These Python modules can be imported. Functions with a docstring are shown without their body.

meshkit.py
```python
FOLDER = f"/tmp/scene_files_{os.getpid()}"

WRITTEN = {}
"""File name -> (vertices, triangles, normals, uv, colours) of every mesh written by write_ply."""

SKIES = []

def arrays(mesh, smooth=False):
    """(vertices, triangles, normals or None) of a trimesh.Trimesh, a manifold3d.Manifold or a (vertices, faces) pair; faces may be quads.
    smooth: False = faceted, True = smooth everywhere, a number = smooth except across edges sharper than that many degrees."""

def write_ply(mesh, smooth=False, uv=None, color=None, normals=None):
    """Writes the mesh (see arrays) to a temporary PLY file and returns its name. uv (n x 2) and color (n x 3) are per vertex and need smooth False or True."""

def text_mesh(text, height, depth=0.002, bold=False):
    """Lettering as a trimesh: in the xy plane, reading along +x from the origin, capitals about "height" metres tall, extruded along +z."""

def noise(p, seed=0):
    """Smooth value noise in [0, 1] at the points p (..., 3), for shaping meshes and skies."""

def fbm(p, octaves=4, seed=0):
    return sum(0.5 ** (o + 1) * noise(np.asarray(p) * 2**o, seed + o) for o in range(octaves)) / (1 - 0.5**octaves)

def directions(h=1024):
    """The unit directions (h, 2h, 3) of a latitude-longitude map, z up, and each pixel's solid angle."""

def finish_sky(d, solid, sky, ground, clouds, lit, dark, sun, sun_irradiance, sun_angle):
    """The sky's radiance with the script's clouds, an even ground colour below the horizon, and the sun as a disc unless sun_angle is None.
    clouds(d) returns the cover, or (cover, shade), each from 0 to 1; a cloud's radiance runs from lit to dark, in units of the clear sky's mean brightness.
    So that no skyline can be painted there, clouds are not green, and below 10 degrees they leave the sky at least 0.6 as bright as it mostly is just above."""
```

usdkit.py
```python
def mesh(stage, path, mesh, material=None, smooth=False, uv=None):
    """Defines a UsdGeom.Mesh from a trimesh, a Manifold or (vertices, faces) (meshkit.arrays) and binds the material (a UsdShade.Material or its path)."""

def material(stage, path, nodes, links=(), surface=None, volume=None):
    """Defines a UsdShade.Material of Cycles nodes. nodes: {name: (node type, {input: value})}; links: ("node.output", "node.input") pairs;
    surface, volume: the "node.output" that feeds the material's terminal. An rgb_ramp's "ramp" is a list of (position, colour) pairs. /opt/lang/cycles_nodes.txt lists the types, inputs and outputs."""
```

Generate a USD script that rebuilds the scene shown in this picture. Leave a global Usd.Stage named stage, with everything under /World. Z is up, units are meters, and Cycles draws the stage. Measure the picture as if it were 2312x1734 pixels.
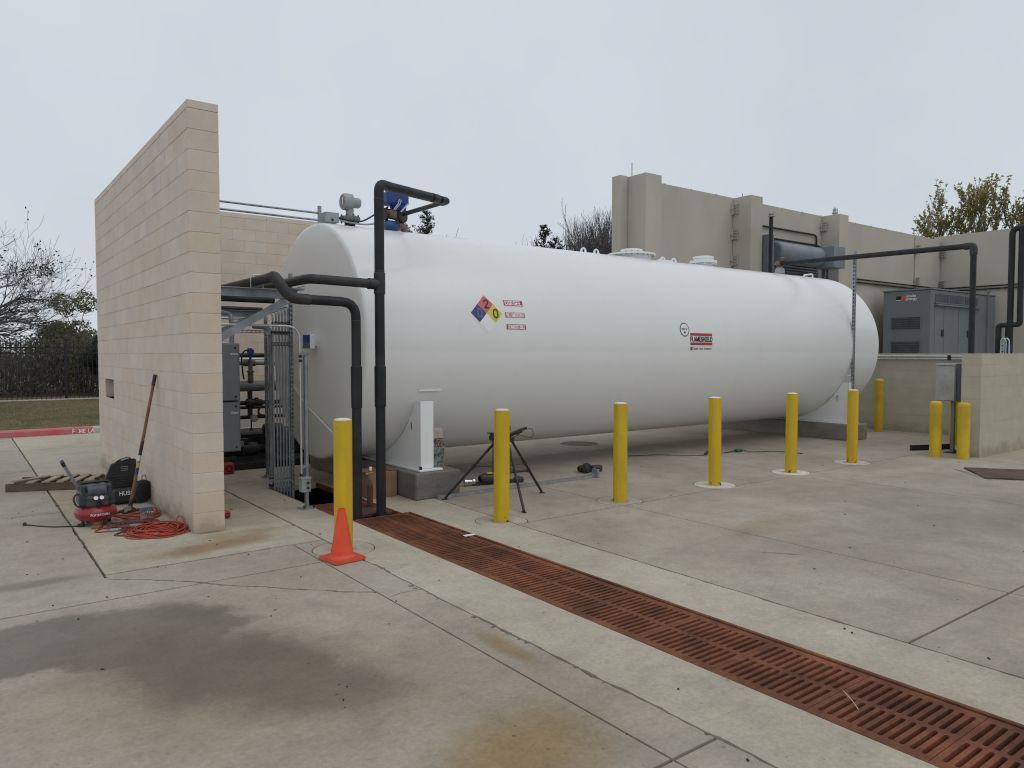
import math, random
import numpy as np, trimesh, usdkit, meshkit
from shapely.geometry import Polygon, LineString, Point, box as sbox
from shapely.ops import unary_union
from shapely import affinity
from pxr import Usd, UsdGeom, UsdLux, UsdShade, Gf, Sdf

stage = Usd.Stage.CreateInMemory()
UsdGeom.SetStageUpAxis(stage, 'Z'); UsdGeom.SetStageMetersPerUnit(stage, 1.0)
W = UsdGeom.Xform.Define(stage, '/World'); stage.SetDefaultPrim(W.GetPrim())
PI = math.pi
# ------------------------------------------------------------------ camera, sky, sun, exposure
EXPOSURE = 0.10
YAW, PITCH, CAMZ = math.radians(37.0), math.radians(2.37), 1.83
cam = UsdGeom.Camera.Define(stage, '/World/camera')
fw = np.array([math.sin(YAW)*math.cos(PITCH), math.cos(YAW)*math.cos(PITCH), -math.sin(PITCH)])
rt = np.array([math.cos(YAW), -math.sin(YAW), 0.0]); up = np.cross(rt, fw)
cam.AddTransformOp().Set(Gf.Matrix4d(*rt, 0, *up, 0, *(-fw), 0, 0, 0, CAMZ, 1))
cam.CreateHorizontalApertureAttr(36.0); cam.CreateFocalLengthAttr(36.0*1668/2312)
cam.CreateClippingRangeAttr(Gf.Vec2f(0.05, 3000)); cam.CreateExposureAttr(EXPOSURE)
SUN_DIR = np.array([0.25, -0.62, 1.05]); SUN_DIR /= np.linalg.norm(SUN_DIR)
SUN_I, SKY_K = 0.15, 0.10
CLOUD = (5.75, 6.30, 6.85)
sun = UsdLux.DistantLight.Define(stage, '/World/sun')
sun.CreateIntensityAttr(SUN_I); sun.CreateAngleAttr(50.0); sun.CreateNormalizeAttr(True); sun.CreateColorAttr(Gf.Vec3f(1.0, 0.96, 0.9))
zz = SUN_DIR; xx = np.cross([0, 0, 1.0], zz); xx /= np.linalg.norm(xx); yy = np.cross(zz, xx)
sun.AddTransformOp().Set(Gf.Matrix4d(*xx, 0, *yy, 0, *zz, 0, 0, 0, 30, 1))


class R(str):
    """a link to a node's output"""


class G:
    """a small builder of node graphs"""
    def __init__(s): s.n, s.l, s.k = {}, [], 0
    def __call__(s, kind, out, **kw):
        s.k += 1; name = 'n%d' % s.k; vals = {}
        for k, v in kw.items():
            if isinstance(v, R): s.l.append((str(v), name+'.'+k))
            else: vals[k] = v
        s.n[name] = (kind, vals)
        return R(name+'.'+out)
    def math(s, t, a, b=0.0, c=0.0, clamp=False): return s('math', 'value', math_type=t, value1=a, value2=b, value3=c, use_clamp=clamp)
    def mix(s, f, a, b, t='mix'): return s('mix', 'color', mix_type=t, fac=f, color1=a, color2=b)
    def noise(s, scale, detail=3, rough=0.55, vec=None, dist=0.0):
        return s('noise_texture', 'fac', scale=scale, detail=float(detail), roughness=rough, distortion=dist, **({'vector': vec} if vec else {}))
    def ramp(s, f, *st): return s('rgb_ramp', 'color', fac=f, ramp=[(p, (c, c, c) if np.ndim(c) == 0 else c) for p, c in st])
    def step(s, f, a, b, smooth=True): return s('map_range', 'result', range_type='smoothstep' if smooth else 'linear', value=f, from_min=a, from_max=b, to_min=0.0, to_max=1.0, clamp=True)
    def pos(s): return s('geometry', 'position')
    def build(s, name, surf, vol=None): return usdkit.material(stage, '/World/Looks/'+name, s.n, s.l, surface=str(surf) if surf else None, volume=str(vol) if vol else None)


UsdGeom.Scope.Define(stage, '/World/Looks')
g = G()
sk = g('sky_texture', 'color', sky_type='single_scattering', sun_disc=False, sun_elevation=float(math.asin(SUN_DIR[2])), sun_rotation=float(math.atan2(SUN_DIR[0], SUN_DIR[1])), altitude=150.0)
cn = g.noise(1.7, 5, 0.55, vec=g('texture_coordinate', 'generated'))
cl = g.mix(cn, tuple(0.86*c for c in CLOUD), (1.14*CLOUD[0], 1.13*CLOUD[1], 1.12*CLOUD[2]))
bg = g('background_shader', 'background', color=g.mix(0.97, sk, cl), strength=SKY_K)
skymat = g.build('overcast_sky', bg)
dome = UsdLux.DomeLight.Define(stage, '/World/sky')
UsdShade.MaterialBindingAPI.Apply(dome.GetPrim()).Bind(skymat)
dome.GetPrim().SetCustomDataByKey('kind', 'structure')

# ------------------------------------------------------------------ naming and prims
used, locs = {}, {}
def numbered(path):
    n = used.get(path, 0); used[path] = n+1
    return path if n == 0 else '%s_%03d' % (path, n)
def setd(p, label=None, cat=None, group=None, kind=None):
    for k, v in (('label', label), ('category', cat), ('group', group), ('kind', kind)):
        if v: p.SetCustomDataByKey(k, v)
def thing(name, label, cat, loc=(0, 0, 0), group=None, kind=None):
    path = numbered('/World/'+name); x = UsdGeom.Xform.Define(stage, path)
    x.AddTranslateOp().Set(Gf.Vec3d(*map(float, loc))); setd(x.GetPrim(), label, cat, group, kind)
    locs[path] = np.array(loc, float)
    return path
def obj(name, mesh, mat, parent=None, smooth=False, label=None, kind=None, cat=None, group=None):
    """one Mesh prim, given in world coordinates, under parent or under /World"""
    if isinstance(mesh, B): mesh = mesh.done()
    v, f, n = meshkit.arrays(mesh, smooth)
    base = parent or '/World'; loc = locs.get(base, np.zeros(3))
    path = numbered(base+'/'+name); locs[path] = loc
    m = UsdGeom.Mesh.Define(stage, path)
    from pxr import Vt
    m.CreatePointsAttr(Vt.Vec3fArray.FromNumpy((v-loc).astype(np.float32)))
    m.CreateFaceVertexCountsAttr(Vt.IntArray.FromNumpy(np.full(len(f), 3, np.int32)))
    m.CreateFaceVertexIndicesAttr(Vt.IntArray.FromNumpy(np.asarray(f, np.int32).ravel()))
    m.CreateSubdivisionSchemeAttr('none')
    if n is not None:
        m.CreateNormalsAttr(Vt.Vec3fArray.FromNumpy(n.astype(np.float32))); m.SetNormalsInterpolation('vertex')
    UsdShade.MaterialBindingAPI.Apply(m.GetPrim()).Bind(mat)
    setd(m.GetPrim(), label, cat, group, kind)
    return path
def dup(src, loc, label, group=None, rotz=0.0, lean=0.0):
    p = stage.GetPrimAtPath(src); d = p.GetCustomData()
    base = src[:-4] if src[-4] == '_' and src[-3:].isdigit() else src
    path = numbered(base); x = UsdGeom.Xform.Define(stage, path)
    x.AddTranslateOp().Set(Gf.Vec3d(*map(float, loc)))
    if rotz: x.AddRotateZOp().Set(rotz)
    if lean: x.AddRotateYOp().Set(lean)
    x.GetPrim().GetReferences().AddInternalReference(Sdf.Path(src)); x.GetPrim().SetInstanceable(True)
    setd(x.GetPrim(), label, d.get('category'), group or d.get('group'))
    return path

# ------------------------------------------------------------------ shapes
def sweep(pts, rad, sides=10, caps=True):
    p = np.asarray(pts, float); n = len(p); r = np.broadcast_to(np.asarray(rad, float), (n,))
    t = np.gradient(p, axis=0); t /= np.linalg.norm(t, axis=1, keepdims=True)+1e-12
    a = np.zeros((n, 3)); ref = np.array([0, 0, 1.0]) if abs(t[0][2]) < .9 else np.array([1.0, 0, 0])
    v0 = np.cross(t[0], ref); a[0] = v0/np.linalg.norm(v0)
    for i in range(1, n):
        w = a[i-1]-t[i]*(a[i-1]@t[i]); a[i] = w/(np.linalg.norm(w)+1e-12)
    b = np.cross(t, a); ang = np.arange(sides)*2*PI/sides
    v = (p[:, None]+r[:, None, None]*(np.cos(ang)[None, :, None]*a[:, None]+np.sin(ang)[None, :, None]*b[:, None])).reshape(-1, 3)
    i, j = np.meshgrid(np.arange(n-1), np.arange(sides), indexing='ij'); k = (j+1) % sides
    f = np.vstack([np.stack([i*sides+j, i*sides+k, (i+1)*sides+k], -1).reshape(-1, 3), np.stack([i*sides+j, (i+1)*sides+k, (i+1)*sides+j], -1).reshape(-1, 3)])
    if caps:
        v = np.vstack([v, p[0], p[-1]]); c0, c1 = len(v)-2, len(v)-1; q = np.arange(sides); q2 = (q+1) % sides
        f = np.vstack([f, np.stack([np.full(sides, c0), q2, q], -1), np.stack([np.full(sides, c1), (n-1)*sides+q, (n-1)*sides+q2], -1)])
    return trimesh.Trimesh(v, f, process=False)
def fillet(pts, rad, k=6):
    p = [np.asarray(q, float) for q in pts]; out = [p[0]]
    for i in range(1, len(p)-1):
        a, b, c = p[i-1], p[i], p[i+1]; u, v = a-b, c-b; lu, lv = np.linalg.norm(u), np.linalg.norm(v); u /= lu; v /= lv
        d = min(rad, .49*lu, .49*lv)
        s, e = b+u*d, b+v*d
        for t in np.linspace(0, 1, k): out.append((1-t)**2*s+2*t*(1-t)*b+t*t*e)
    out.append(p[-1]); return np.array(out)
def spline(pts, k=8):
    p = np.asarray(pts, float); p = np.vstack([2*p[0]-p[1], p, 2*p[-1]-p[-2]]); out = []
    for i in range(1, len(p)-2):
        for t in np.linspace(0, 1, k, endpoint=False):
            out.append(.5*((2*p[i])+(-p[i-1]+p[i+1])*t+(2*p[i-1]-5*p[i]+4*p[i+1]-p[i+2])*t*t+(-p[i-1]+3*p[i]-3*p[i+1]+p[i+2])*t**3))
    out.append(p[-2]); return np.array(out)
def place(mesh, o, ex, ey, ez=None):
    ex, ey = np.asarray(ex, float), np.asarray(ey, float); ez = np.cross(ex, ey) if ez is None else np.asarray(ez, float)
    v = np.asarray(mesh.vertices); m = trimesh.Trimesh(np.asarray(o)+v[:, :1]*ex+v[:, 1:2]*ey+v[:, 2:3]*ez, mesh.faces.copy(), process=False)
    if np.linalg.det(np.stack([ex, ey, ez])) < 0: m.invert()
    return m
class B:
    def __init__(s): s.m = []
    def add(s, t): s.m.append(t); return s
    def box(s, x0, y0, z0, x1, y1, z1, c=0.0, rz=0.0, at=None):
        lo, hi = np.minimum([x0, y0, z0], [x1, y1, z1]), np.maximum([x0, y0, z0], [x1, y1, z1])
        if c > 0:
            c = min(c, .45*(hi-lo).min()); pts = []
            for k in range(3):
                l, h = lo+c, hi-c; l = l.copy(); h = h.copy(); l[k], h[k] = lo[k], hi[k]
                for q in np.ndindex(2, 2, 2): pts.append([(l, h)[q[d]][d] for d in range(3)])
            t = trimesh.convex.convex_hull(np.array(pts))
        else:
            t = trimesh.creation.box(hi-lo); t.apply_translation((lo+hi)/2)
        if rz:
            ctr = at if at is not None else (*((lo+hi)/2)[:2], 0)
            t.apply_transform(trimesh.transformations.rotation_matrix(rz, [0, 0, 1], ctr))
        return s.add(t)
    def tube(s, pts, r, n=10, bend=0.0, caps=True): return s.add(sweep(fillet(pts, bend) if bend else pts, r, n, caps))
    def cyl(s, p, q, r, n=16, r2=None): return s.add(sweep([p, q], [r, r if r2 is None else r2], n))
    def lathe(s, prof, o=(0, 0, 0), axis=(0, 0, 1), n=24):
        """prof: (radius, height along axis)"""
        ax = np.asarray(axis, float); ax /= np.linalg.norm(ax); e = np.cross(ax, [0, 0, 1.0] if abs(ax[2]) < .9 else [1.0, 0, 0]); e /= np.linalg.norm(e); e2 = np.cross(ax, e)
        pr = np.asarray(prof, float); m = len(pr); a = np.arange(n)*2*PI/n
        v = (np.asarray(o)+pr[:, None, 1:2]*ax+pr[:, None, :1]*(np.cos(a)[None, :, None]*e+np.sin(a)[None, :, None]*e2)).reshape(-1, 3)
        i, j = np.meshgrid(np.arange(m-1), np.arange(n), indexing='ij'); k = (j+1) % n
        f = np.vstack([np.stack([i*n+j, i*n+k, (i+1)*n+k], -1).reshape(-1, 3), np.stack([i*n+j, (i+1)*n+k, (i+1)*n+j], -1).reshape(-1, 3)])
        t = trimesh.Trimesh(v, f, process=False); t.merge_vertices(); t.update_faces(t.nondegenerate_faces()); t.remove_unreferenced_vertices()
        return s.add(t)
    def prism(s, poly, z0, z1):
        for q in getattr(poly, 'geoms', [poly]):
            if q.area > 1e-6:
                t = trimesh.creation.extrude_polygon(q, z1-z0, engine='earcut'); t.apply_translation((0, 0, z0)); s.add(t)
        return s
    def plate(s, poly, o, ex, ey, th):
        """a flat polygon (metres) of thickness th placed with its axes ex, ey at o"""
        b = B().prism(poly, 0, th).done(); return s.add(place(b, o, ex, ey))
    def bar(s, p, q, w, h, upv=(0, 0, 1)):
        """rectangular bar of width w and height h from p to q"""
        p, q = np.asarray(p, float), np.asarray(q, float); d = q-p; L = np.linalg.norm(d); d /= L
        sd = np.cross(d, upv); sd /= np.linalg.norm(sd); u = np.cross(sd, d)
        t = trimesh.creation.box((L, w, h)); return s.add(place(t, (p+q)/2, d, sd, u))
    def done(s): return trimesh.util.concatenate(s.m)
def rot_about(mesh, ang, axis, at):
    mesh.apply_transform(trimesh.transformations.rotation_matrix(ang, axis, at)); return mesh
def text(t, h, o, ex, ey, bold=True, depth=.002, sx=1.0):
    m = meshkit.text_mesh(t, h, depth, bold); m.vertices[:, 0] *= sx
    return place(m, o, ex, ey)
X_, Y_, Z_ = np.eye(3)

# ------------------------------------------------------------------ materials
def M(name, col, rough=.6, metal=0.0, var=.10, scale=4.0, bump=0.0, bscale=80.0, coat=0.0, spec=.5, tint=None, coord='pos'):
    g = G(); c = np.array(col); v = g.pos() if coord == 'pos' else g('texture_coordinate', 'object')
    n = g.noise(scale, 5, .6, v); lo, hi = tuple(np.clip(c*(1-var*1.6), 0, 1)), tuple(np.clip(c*(1+var*1.2), 0, 1))
    if tint is not None: lo = tuple(tint)
    base = g.ramp(n, (.3, lo), (.68, hi)); kw = {}
    if bump > 0: kw['normal'] = g('bump', 'normal', height=g.noise(bscale, 3, .6, v), strength=bump, distance=.004)
    rg = g('map_range', 'result', value=g.noise(scale*3, 3, .5, v), from_min=.3, from_max=.7, to_min=max(.02, rough-.07), to_max=min(1., rough+.07))
    b = g('principled_bsdf', 'BSDF', base_color=base, roughness=rg, metallic=metal, coat_weight=coat, coat_roughness=.12, specular_ior_level=spec, **kw)
    return g.build(name, b)
def blob(g, x, y, cx, cy, rx, ry, rot, wob):
    """0 outside and 1 inside a wobbly oval stain"""
    c, s = math.cos(rot), math.sin(rot)
    dx, dy = g.math('subtract', x, cx), g.math('subtract', y, cy)
    u = g.math('multiply', g.math('add', g.math('multiply', dx, c), g.math('multiply', dy, s)), 1/rx)
    v = g.math('multiply', g.math('subtract', g.math('multiply', dy, c), g.math('multiply', dx, s)), 1/ry)
    r = g.math('sqrt', g.math('add', g.math('multiply', u, u), g.math('multiply', v, v)))
    return g.math('add', r, wob)
CK = .94
def concrete(name, a, b, stains=(), wet=(), speck=.75, streak=0.0):
    """stains: (cx, cy, rx, ry, rot, colour, strength); wet: the same without a colour, the strength being how dark"""
    a, b = tuple(np.array(a)*CK), tuple(np.array(b)*CK)
    g = G(); p = g.pos(); xyz = g('separate_xyz', 'x', vector=p); nm = str(xyz).split('.')[0]; x, y = R(nm+'.x'), R(nm+'.y')
    big, mid, fine = g.noise(.45, 6, .6, p, .4), g.noise(2.6, 6, .65, p, .3), g.noise(38, 4, .7, p)
    grit = g.noise(260, 2, .8, p)
    base = g.ramp(big, (.36, a), (.62, b))
    base = g.mix(.75, base, g.ramp(mid, (.28, .78), (.5, 1.0), (.72, 1.14)), 'multiply')
    base = g.mix(.9, base, g.ramp(fine, (.3, .84), (.7, 1.12)), 'multiply')
    base = g.mix(.8, base, g.ramp(g.noise(12, 6, .75, p), (.3, .86), (.5, 1.0), (.72, 1.10)), 'multiply')
    base = g.mix(speck, base, g.ramp(grit, (.28, .62), (.42, 1.0), (.72, 1.0), (.8, 1.2)), 'multiply')
    if streak:
        st = g.noise(1.0, 6, .7, g('mapping', 'vector', mapping_type='point', vector=p, scale=(3.2, .5, 1.0)), .6)
        base = g.mix(streak, base, g.ramp(st, (.3, .80), (.55, 1.03)), 'multiply')
    # pale scuffs and small dark spots
    sc = g.noise(5.5, 8, .75, g('mapping', 'vector', mapping_type='point', vector=p, scale=(1., 2.6, 1.), rotation=(0., 0., .7)), 1.5)
    base = g.mix(g.math('multiply', g.step(sc, .62, .74), .32), base, (.42, .405, .37))
    sr = g.noise(6.0, 5, .7, g('mapping', 'vector', mapping_type='point', vector=p, scale=(.35, 9., 1.), rotation=(0., 0., -.45)), .8)
    base = g.mix(g.math('multiply', g.math('multiply', g.step(sr, .66, .70), g.step(g.noise(.8, 3, .5, p), .5, .62)), .40), base, (.50, .48, .44))
    sp2 = g('voronoi_texture', 'distance', feature='f1', vector=p, scale=21.0); base = g.mix(g.math('multiply', g.math('multiply', g.step(sp2, .16, .08), g.step(g.noise(3.1, 3, .5, p), .52, .6)), .45), base, (.10, .085, .07))
    sp = g('voronoi_texture', 'distance', feature='f1', vector=p, scale=7.0)
    spm = g.math('multiply', g.step(sp, .085, .05), g.step(g.noise(1.7, 2, .5, p), .5, .6)); base = g.mix(g.math('multiply', spm, .55), base, (.07, .06, .05))
    wob = g.math('multiply', g.math('subtract', g.noise(1.6, 5, .6, p), .5), .95)
    wob2 = g.math('multiply', g.math('subtract', g.noise(9, 4, .6, p), .5), .25)
    wob = g.math('add', wob, wob2)
    rough = .85
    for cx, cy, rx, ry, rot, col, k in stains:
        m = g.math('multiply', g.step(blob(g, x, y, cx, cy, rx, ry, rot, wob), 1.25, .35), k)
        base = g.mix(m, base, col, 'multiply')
    wm = None
    for cx, cy, rx, ry, rot, k, soft in wet:
        m = g.math('multiply', g.step(blob(g, x, y, cx, cy, rx, ry, rot, wob), 1.0+soft, 1.0-soft), k); wm = m if wm is None else g.math('maximum', wm, m)
    if wm is not None:
        base = g.mix(wm, base, (.50, .485, .475), 'multiply'); rough = g.math('subtract', .85, g.math('multiply', wm, .30))
    h = g.math('add', g.math('multiply', g.noise(90, 4, .7, p), .6), g.math('multiply', grit, .4))
    nr = g('bump', 'normal', height=h, strength=.35, distance=.003)
    return g.build(name, g('principled_bsdf', 'BSDF', base_color=base, roughness=rough, normal=nr, specular_ior_level=.35))
RUST = (.55, .36, .20)
WET = [(.15, 5.42, 1.25, .50, .0, 1.0, .11), (.95, 5.25, .62, .55, -.3, 1.0, .13), (1.25, 4.45, .72, .50, -.95, .95, .34), (1.52, 3.85, .42, .34, -.7, .85, .5), (.42, 6.92, .42, .10, 0., .75, .6)]
BOLP = [(2.864, 6.42), (4.731, 6.47), (6.551, 6.468), (8.423, 6.476), (10.249, 6.46), (11.999, 6.43)]
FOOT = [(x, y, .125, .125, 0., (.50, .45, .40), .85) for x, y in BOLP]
m_slab = concrete('concrete_brown', (.335, .284, .224), (.43, .372, .300), [(2.05, 2.62, .55, .45, .5, (.80, .64, .38), .9), (2.7, 3.62, .10, .35, 0., (.78, .62, .36), .8), (1.2, 4.2, 1.3, .9, -.8, (.86, .78, .70), .7), (9., 3.6, 2.2, 1.3, .2, (.80, .80, .78), .8), (6.9, 4.6, 1.0, .3, .1, (.72, .62, .5), .4)], WET)
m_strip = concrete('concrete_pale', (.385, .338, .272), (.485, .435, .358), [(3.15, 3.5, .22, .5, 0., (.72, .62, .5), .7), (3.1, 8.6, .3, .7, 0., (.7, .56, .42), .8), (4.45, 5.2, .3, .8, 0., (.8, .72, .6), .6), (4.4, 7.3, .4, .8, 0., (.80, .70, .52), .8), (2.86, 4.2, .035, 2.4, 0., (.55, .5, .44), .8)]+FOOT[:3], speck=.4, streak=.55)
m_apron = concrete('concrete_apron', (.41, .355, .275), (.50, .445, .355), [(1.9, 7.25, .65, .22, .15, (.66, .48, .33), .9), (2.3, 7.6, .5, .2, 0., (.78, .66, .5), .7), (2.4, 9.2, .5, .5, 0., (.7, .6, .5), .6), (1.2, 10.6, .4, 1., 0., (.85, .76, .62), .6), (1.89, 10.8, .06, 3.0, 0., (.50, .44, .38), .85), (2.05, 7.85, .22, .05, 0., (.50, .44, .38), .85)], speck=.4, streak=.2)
m_lot = concrete('concrete_grey', (.355, .302, .245), (.435, .382, .315), [], WET, speck=.3, streak=.25)
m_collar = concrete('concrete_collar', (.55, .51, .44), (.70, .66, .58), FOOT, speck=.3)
m_plinth = concrete('concrete_exposed', (.17, .155, .13), (.36, .335, .29), speck=1.0)
m_dirt = M('joint_dirt', (.022, .018, .015), .95, var=.3, scale=20)
m_grass = None
g = G(); p = g.pos(); n1, n2, n3 = g.noise(.9, 6, .65, p, .5), g.noise(30, 5, .75, p), g.noise(5, 5, .7, p)
c = g.ramp(n1, (.36, (.20, .150, .095)), (.52, (.16, .130, .072)), (.66, (.075, .088, .036)))
c = g.mix(.85, c, g.ramp(n2, (.3, .5), (.7, 1.5)), 'multiply'); c = g.mix(.7, c, g.ramp(n3, (.3, .7), (.7, 1.25)), 'multiply')
m_grass = g.build('winter_lawn', g('principled_bsdf', 'BSDF', base_color=c, roughness=.95, specular_ior_level=.1, normal=g('bump', 'normal', height=n2, strength=.9, distance=.03)))
def block_mat(name, col):
    g = G(); p = g.pos(); c = np.array(col)
    n = g.noise(3.5, 6, .6, p); f = g.noise(130, 3, .7, p)
    b = g.ramp(n, (.3, tuple(c*.93)), (.7, tuple(np.clip(c*1.06, 0, 1))))
    b = g.mix(.7, b, g.ramp(f, (.28, .84), (.5, 1.0), (.75, 1.08)), 'multiply')
    pit = g.step(g('voronoi_texture', 'distance', feature='f1', vector=p, scale=14.0), .06, .03); pit = g.math('multiply', pit, g.step(g.noise(6, 2, .5, p), .56, .62))
    b = g.mix(g.math('multiply', pit, .6), b, (.10, .08, .06))
    z = R(str(g('separate_xyz', 'x', vector=p)).split('.')[0]+'.z')
    dm = g.math('multiply', g.step(g.math('add', z, g.math('multiply', g.math('subtract', g.noise(4, 5, .7, p), .5), .55)), .24, .02), .55); b = g.mix(dm, b, (.25, .19, .13))
    return g.build(name, g('principled_bsdf', 'BSDF', base_color=b, roughness=.88, specular_ior_level=.3, normal=g('bump', 'normal', height=g.noise(110, 4, .75, p), strength=.45, distance=.003)))
BC = np.array([.61, .522, .435])
m_blocks = [block_mat('split_block_%s' % n, BC*np.array(k)) for n, k in (('tan', (1, 1, 1)), ('pale', (1.03, 1.04, 1.06)), ('rosy', (1.0, .965, .93)), ('grey', (.97, .985, 1.01)), ('warm', (1.0, .975, .94)))]
m_mortar = M('mortar', (.62, .545, .45), .9, var=.08, scale=8, bump=.4)
m_paintblk = [block_mat('painted_block_%s' % n, np.array([.45, .415, .33])*k) for n, k in (('plain', 1.), ('light', 1.025), ('dark', .98))]
m_paintmor = M('painted_joint', (.435, .40, .315), .85, var=.08)
m_stucco = M('stucco', (.455, .420, .350), .9, var=.045, scale=.8, bump=.4, bscale=60)
m_stucco_d = M('wall_gap', (.09, .085, .075), .9)
m_louver = M('louver_grey', (.14, .155, .18), .5, var=.12)
m_ink = M('black_paint', (.012, .012, .013), .5)
def white_paint(name, c, rough, grime=.0):
    g = G(); p = g.pos(); b = g.mix(.5, tuple(c), g.ramp(g.noise(.7, 5, .6, p), (.3, .96), (.7, 1.03)), 'multiply')
    if grime:
        st = g.noise(2.0, 6, .7, g('mapping', 'vector', mapping_type='point', vector=p, scale=(2.5, 2.5, .35)), .3)
        b = g.mix(g.math('multiply', g.step(st, .56, .72), grime), b, (.45, .43, .38))
    return g.build(name, g('principled_bsdf', 'BSDF', base_color=b, roughness=rough, specular_ior_level=.5, normal=g('bump', 'normal', height=g.noise(1.6, 2, .5, p), strength=.06, distance=.02)))
m_tank = white_paint('tank_white_paint', (.735, .732, .72), .23, .10)
m_white = white_paint('white_paint', (.80, .81, .80), .35, .15)
g = G(); p = g.pos(); nm = str(g('separate_xyz', 'x', vector=p)).split('.')[0]
chip = g.math('multiply', g.step(R(nm+'.z'), .10, .03), g.step(g.noise(17, 4, .6, p), .57, .62))
chip = g.math('maximum', chip, g.step(g.noise(22, 3, .6, p), .735, .77))
yb = g.mix(.85, (.60, .39, .010), g.ramp(g.noise(1.8, 5, .6, g('mapping', 'vector', mapping_type='point', vector=p, scale=(4., 4., .8))), (.3, .80), (.7, 1.08)), 'multiply')
yb = g.mix(g.math('multiply', g.step(g.noise(6, 6, .75, p), .55, .72), .45), yb, (.33, .225, .05))
m_yellow = g.build('bollard_yellow', g('principled_bsdf', 'BSDF', base_color=g.mix(chip, yb, (.03, .022, .012)), roughness=g.math('add', .38, g.math('multiply', chip, .4)), normal=g('bump', 'normal', height=g.noise(25, 3, .5, p), strength=.08, distance=.004)))
m_yellow2 = M('bollard_sleeve_yellow', (.56, .375, .014), .45, var=.12, scale=3)
m_capwhite = M('bollard_cap_paint', (.66, .645, .61), .7, var=.08, scale=12)
g = G(); p = g.pos(); oc = g.ramp(g.noise(5, 5, .6, p), (.3, (.62, .055, .016)), (.7, (.78, .085, .024)))
oc = g.mix(g.math('multiply', g.step(g.noise(14, 6, .75, p), .60, .68), .55), oc, (.12, .05, .03)); oc = g.mix(g.math('multiply', g.step(R(str(g('separate_xyz', 'x', vector=p)).split('.')[0]+'.z'), .10, .0), .30), oc, (.30, .12, .07))
m_orange = g.build('cone_orange', g('principled_bsdf', 'BSDF', base_color=oc, roughness=.55, normal=g('bump', 'normal', height=g.noise(40, 3, .6, p), strength=.15, distance=.003)))
g = G(); p = g.pos(); n, n2 = g.noise(3.2, 7, .7, p), g.noise(60, 4, .7, p)
c = g.ramp(n, (.3, (.072, .022, .012)), (.46, (.145, .044, .019)), (.6, (.225, .073, .029)), (.75, (.115, .041, .026)))
c = g.mix(.9, c, g.ramp(g.noise(1.15, 3, .5, p), (.32, .70), (.66, 1.18)), 'multiply')
c = g.mix(.8, c, g.ramp(n2, (.3, .7), (.7, 1.25)), 'multiply')
m_rust = g.build('cast_iron_rust', g('principled_bsdf', 'BSDF', base_color=c, roughness=.82, metallic=.15, normal=g('bump', 'normal', height=n2, strength=.5, distance=.003)))
m_rustdark = M('rusty_steel_plate', (.115, .062, .042), .75, metal=.2, var=.35, scale=2.2, bump=.3)
m_pipe = M('black_painted_pipe', (.016, .0165, .019), .5, var=.35, scale=5, bump=.08, spec=.35)
m_pipew = M('black_fitting', (.026, .025, .025), .55, var=.35, scale=9, bump=.25)
m_galv = M('galvanised_steel', (.36, .38, .40), .42, metal=.75, var=.16, scale=9)
m_galvd = M('galvanised_dull', (.27, .295, .325), .55, metal=.45, var=.16, scale=6)
m_alu = M('bare_conduit', (.52, .53, .54), .35, metal=.8, var=.08, scale=6)
m_greybox = M('grey_enamel', (.17, .195, .205), .45, var=.08, scale=3)
m_boxlt = M('light_grey_enamel', (.30, .335, .34), .45, var=.06)
m_stain = M('stainless_sheet', (.42, .42, .41), .38, metal=.8, var=.12, scale=4)
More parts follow.
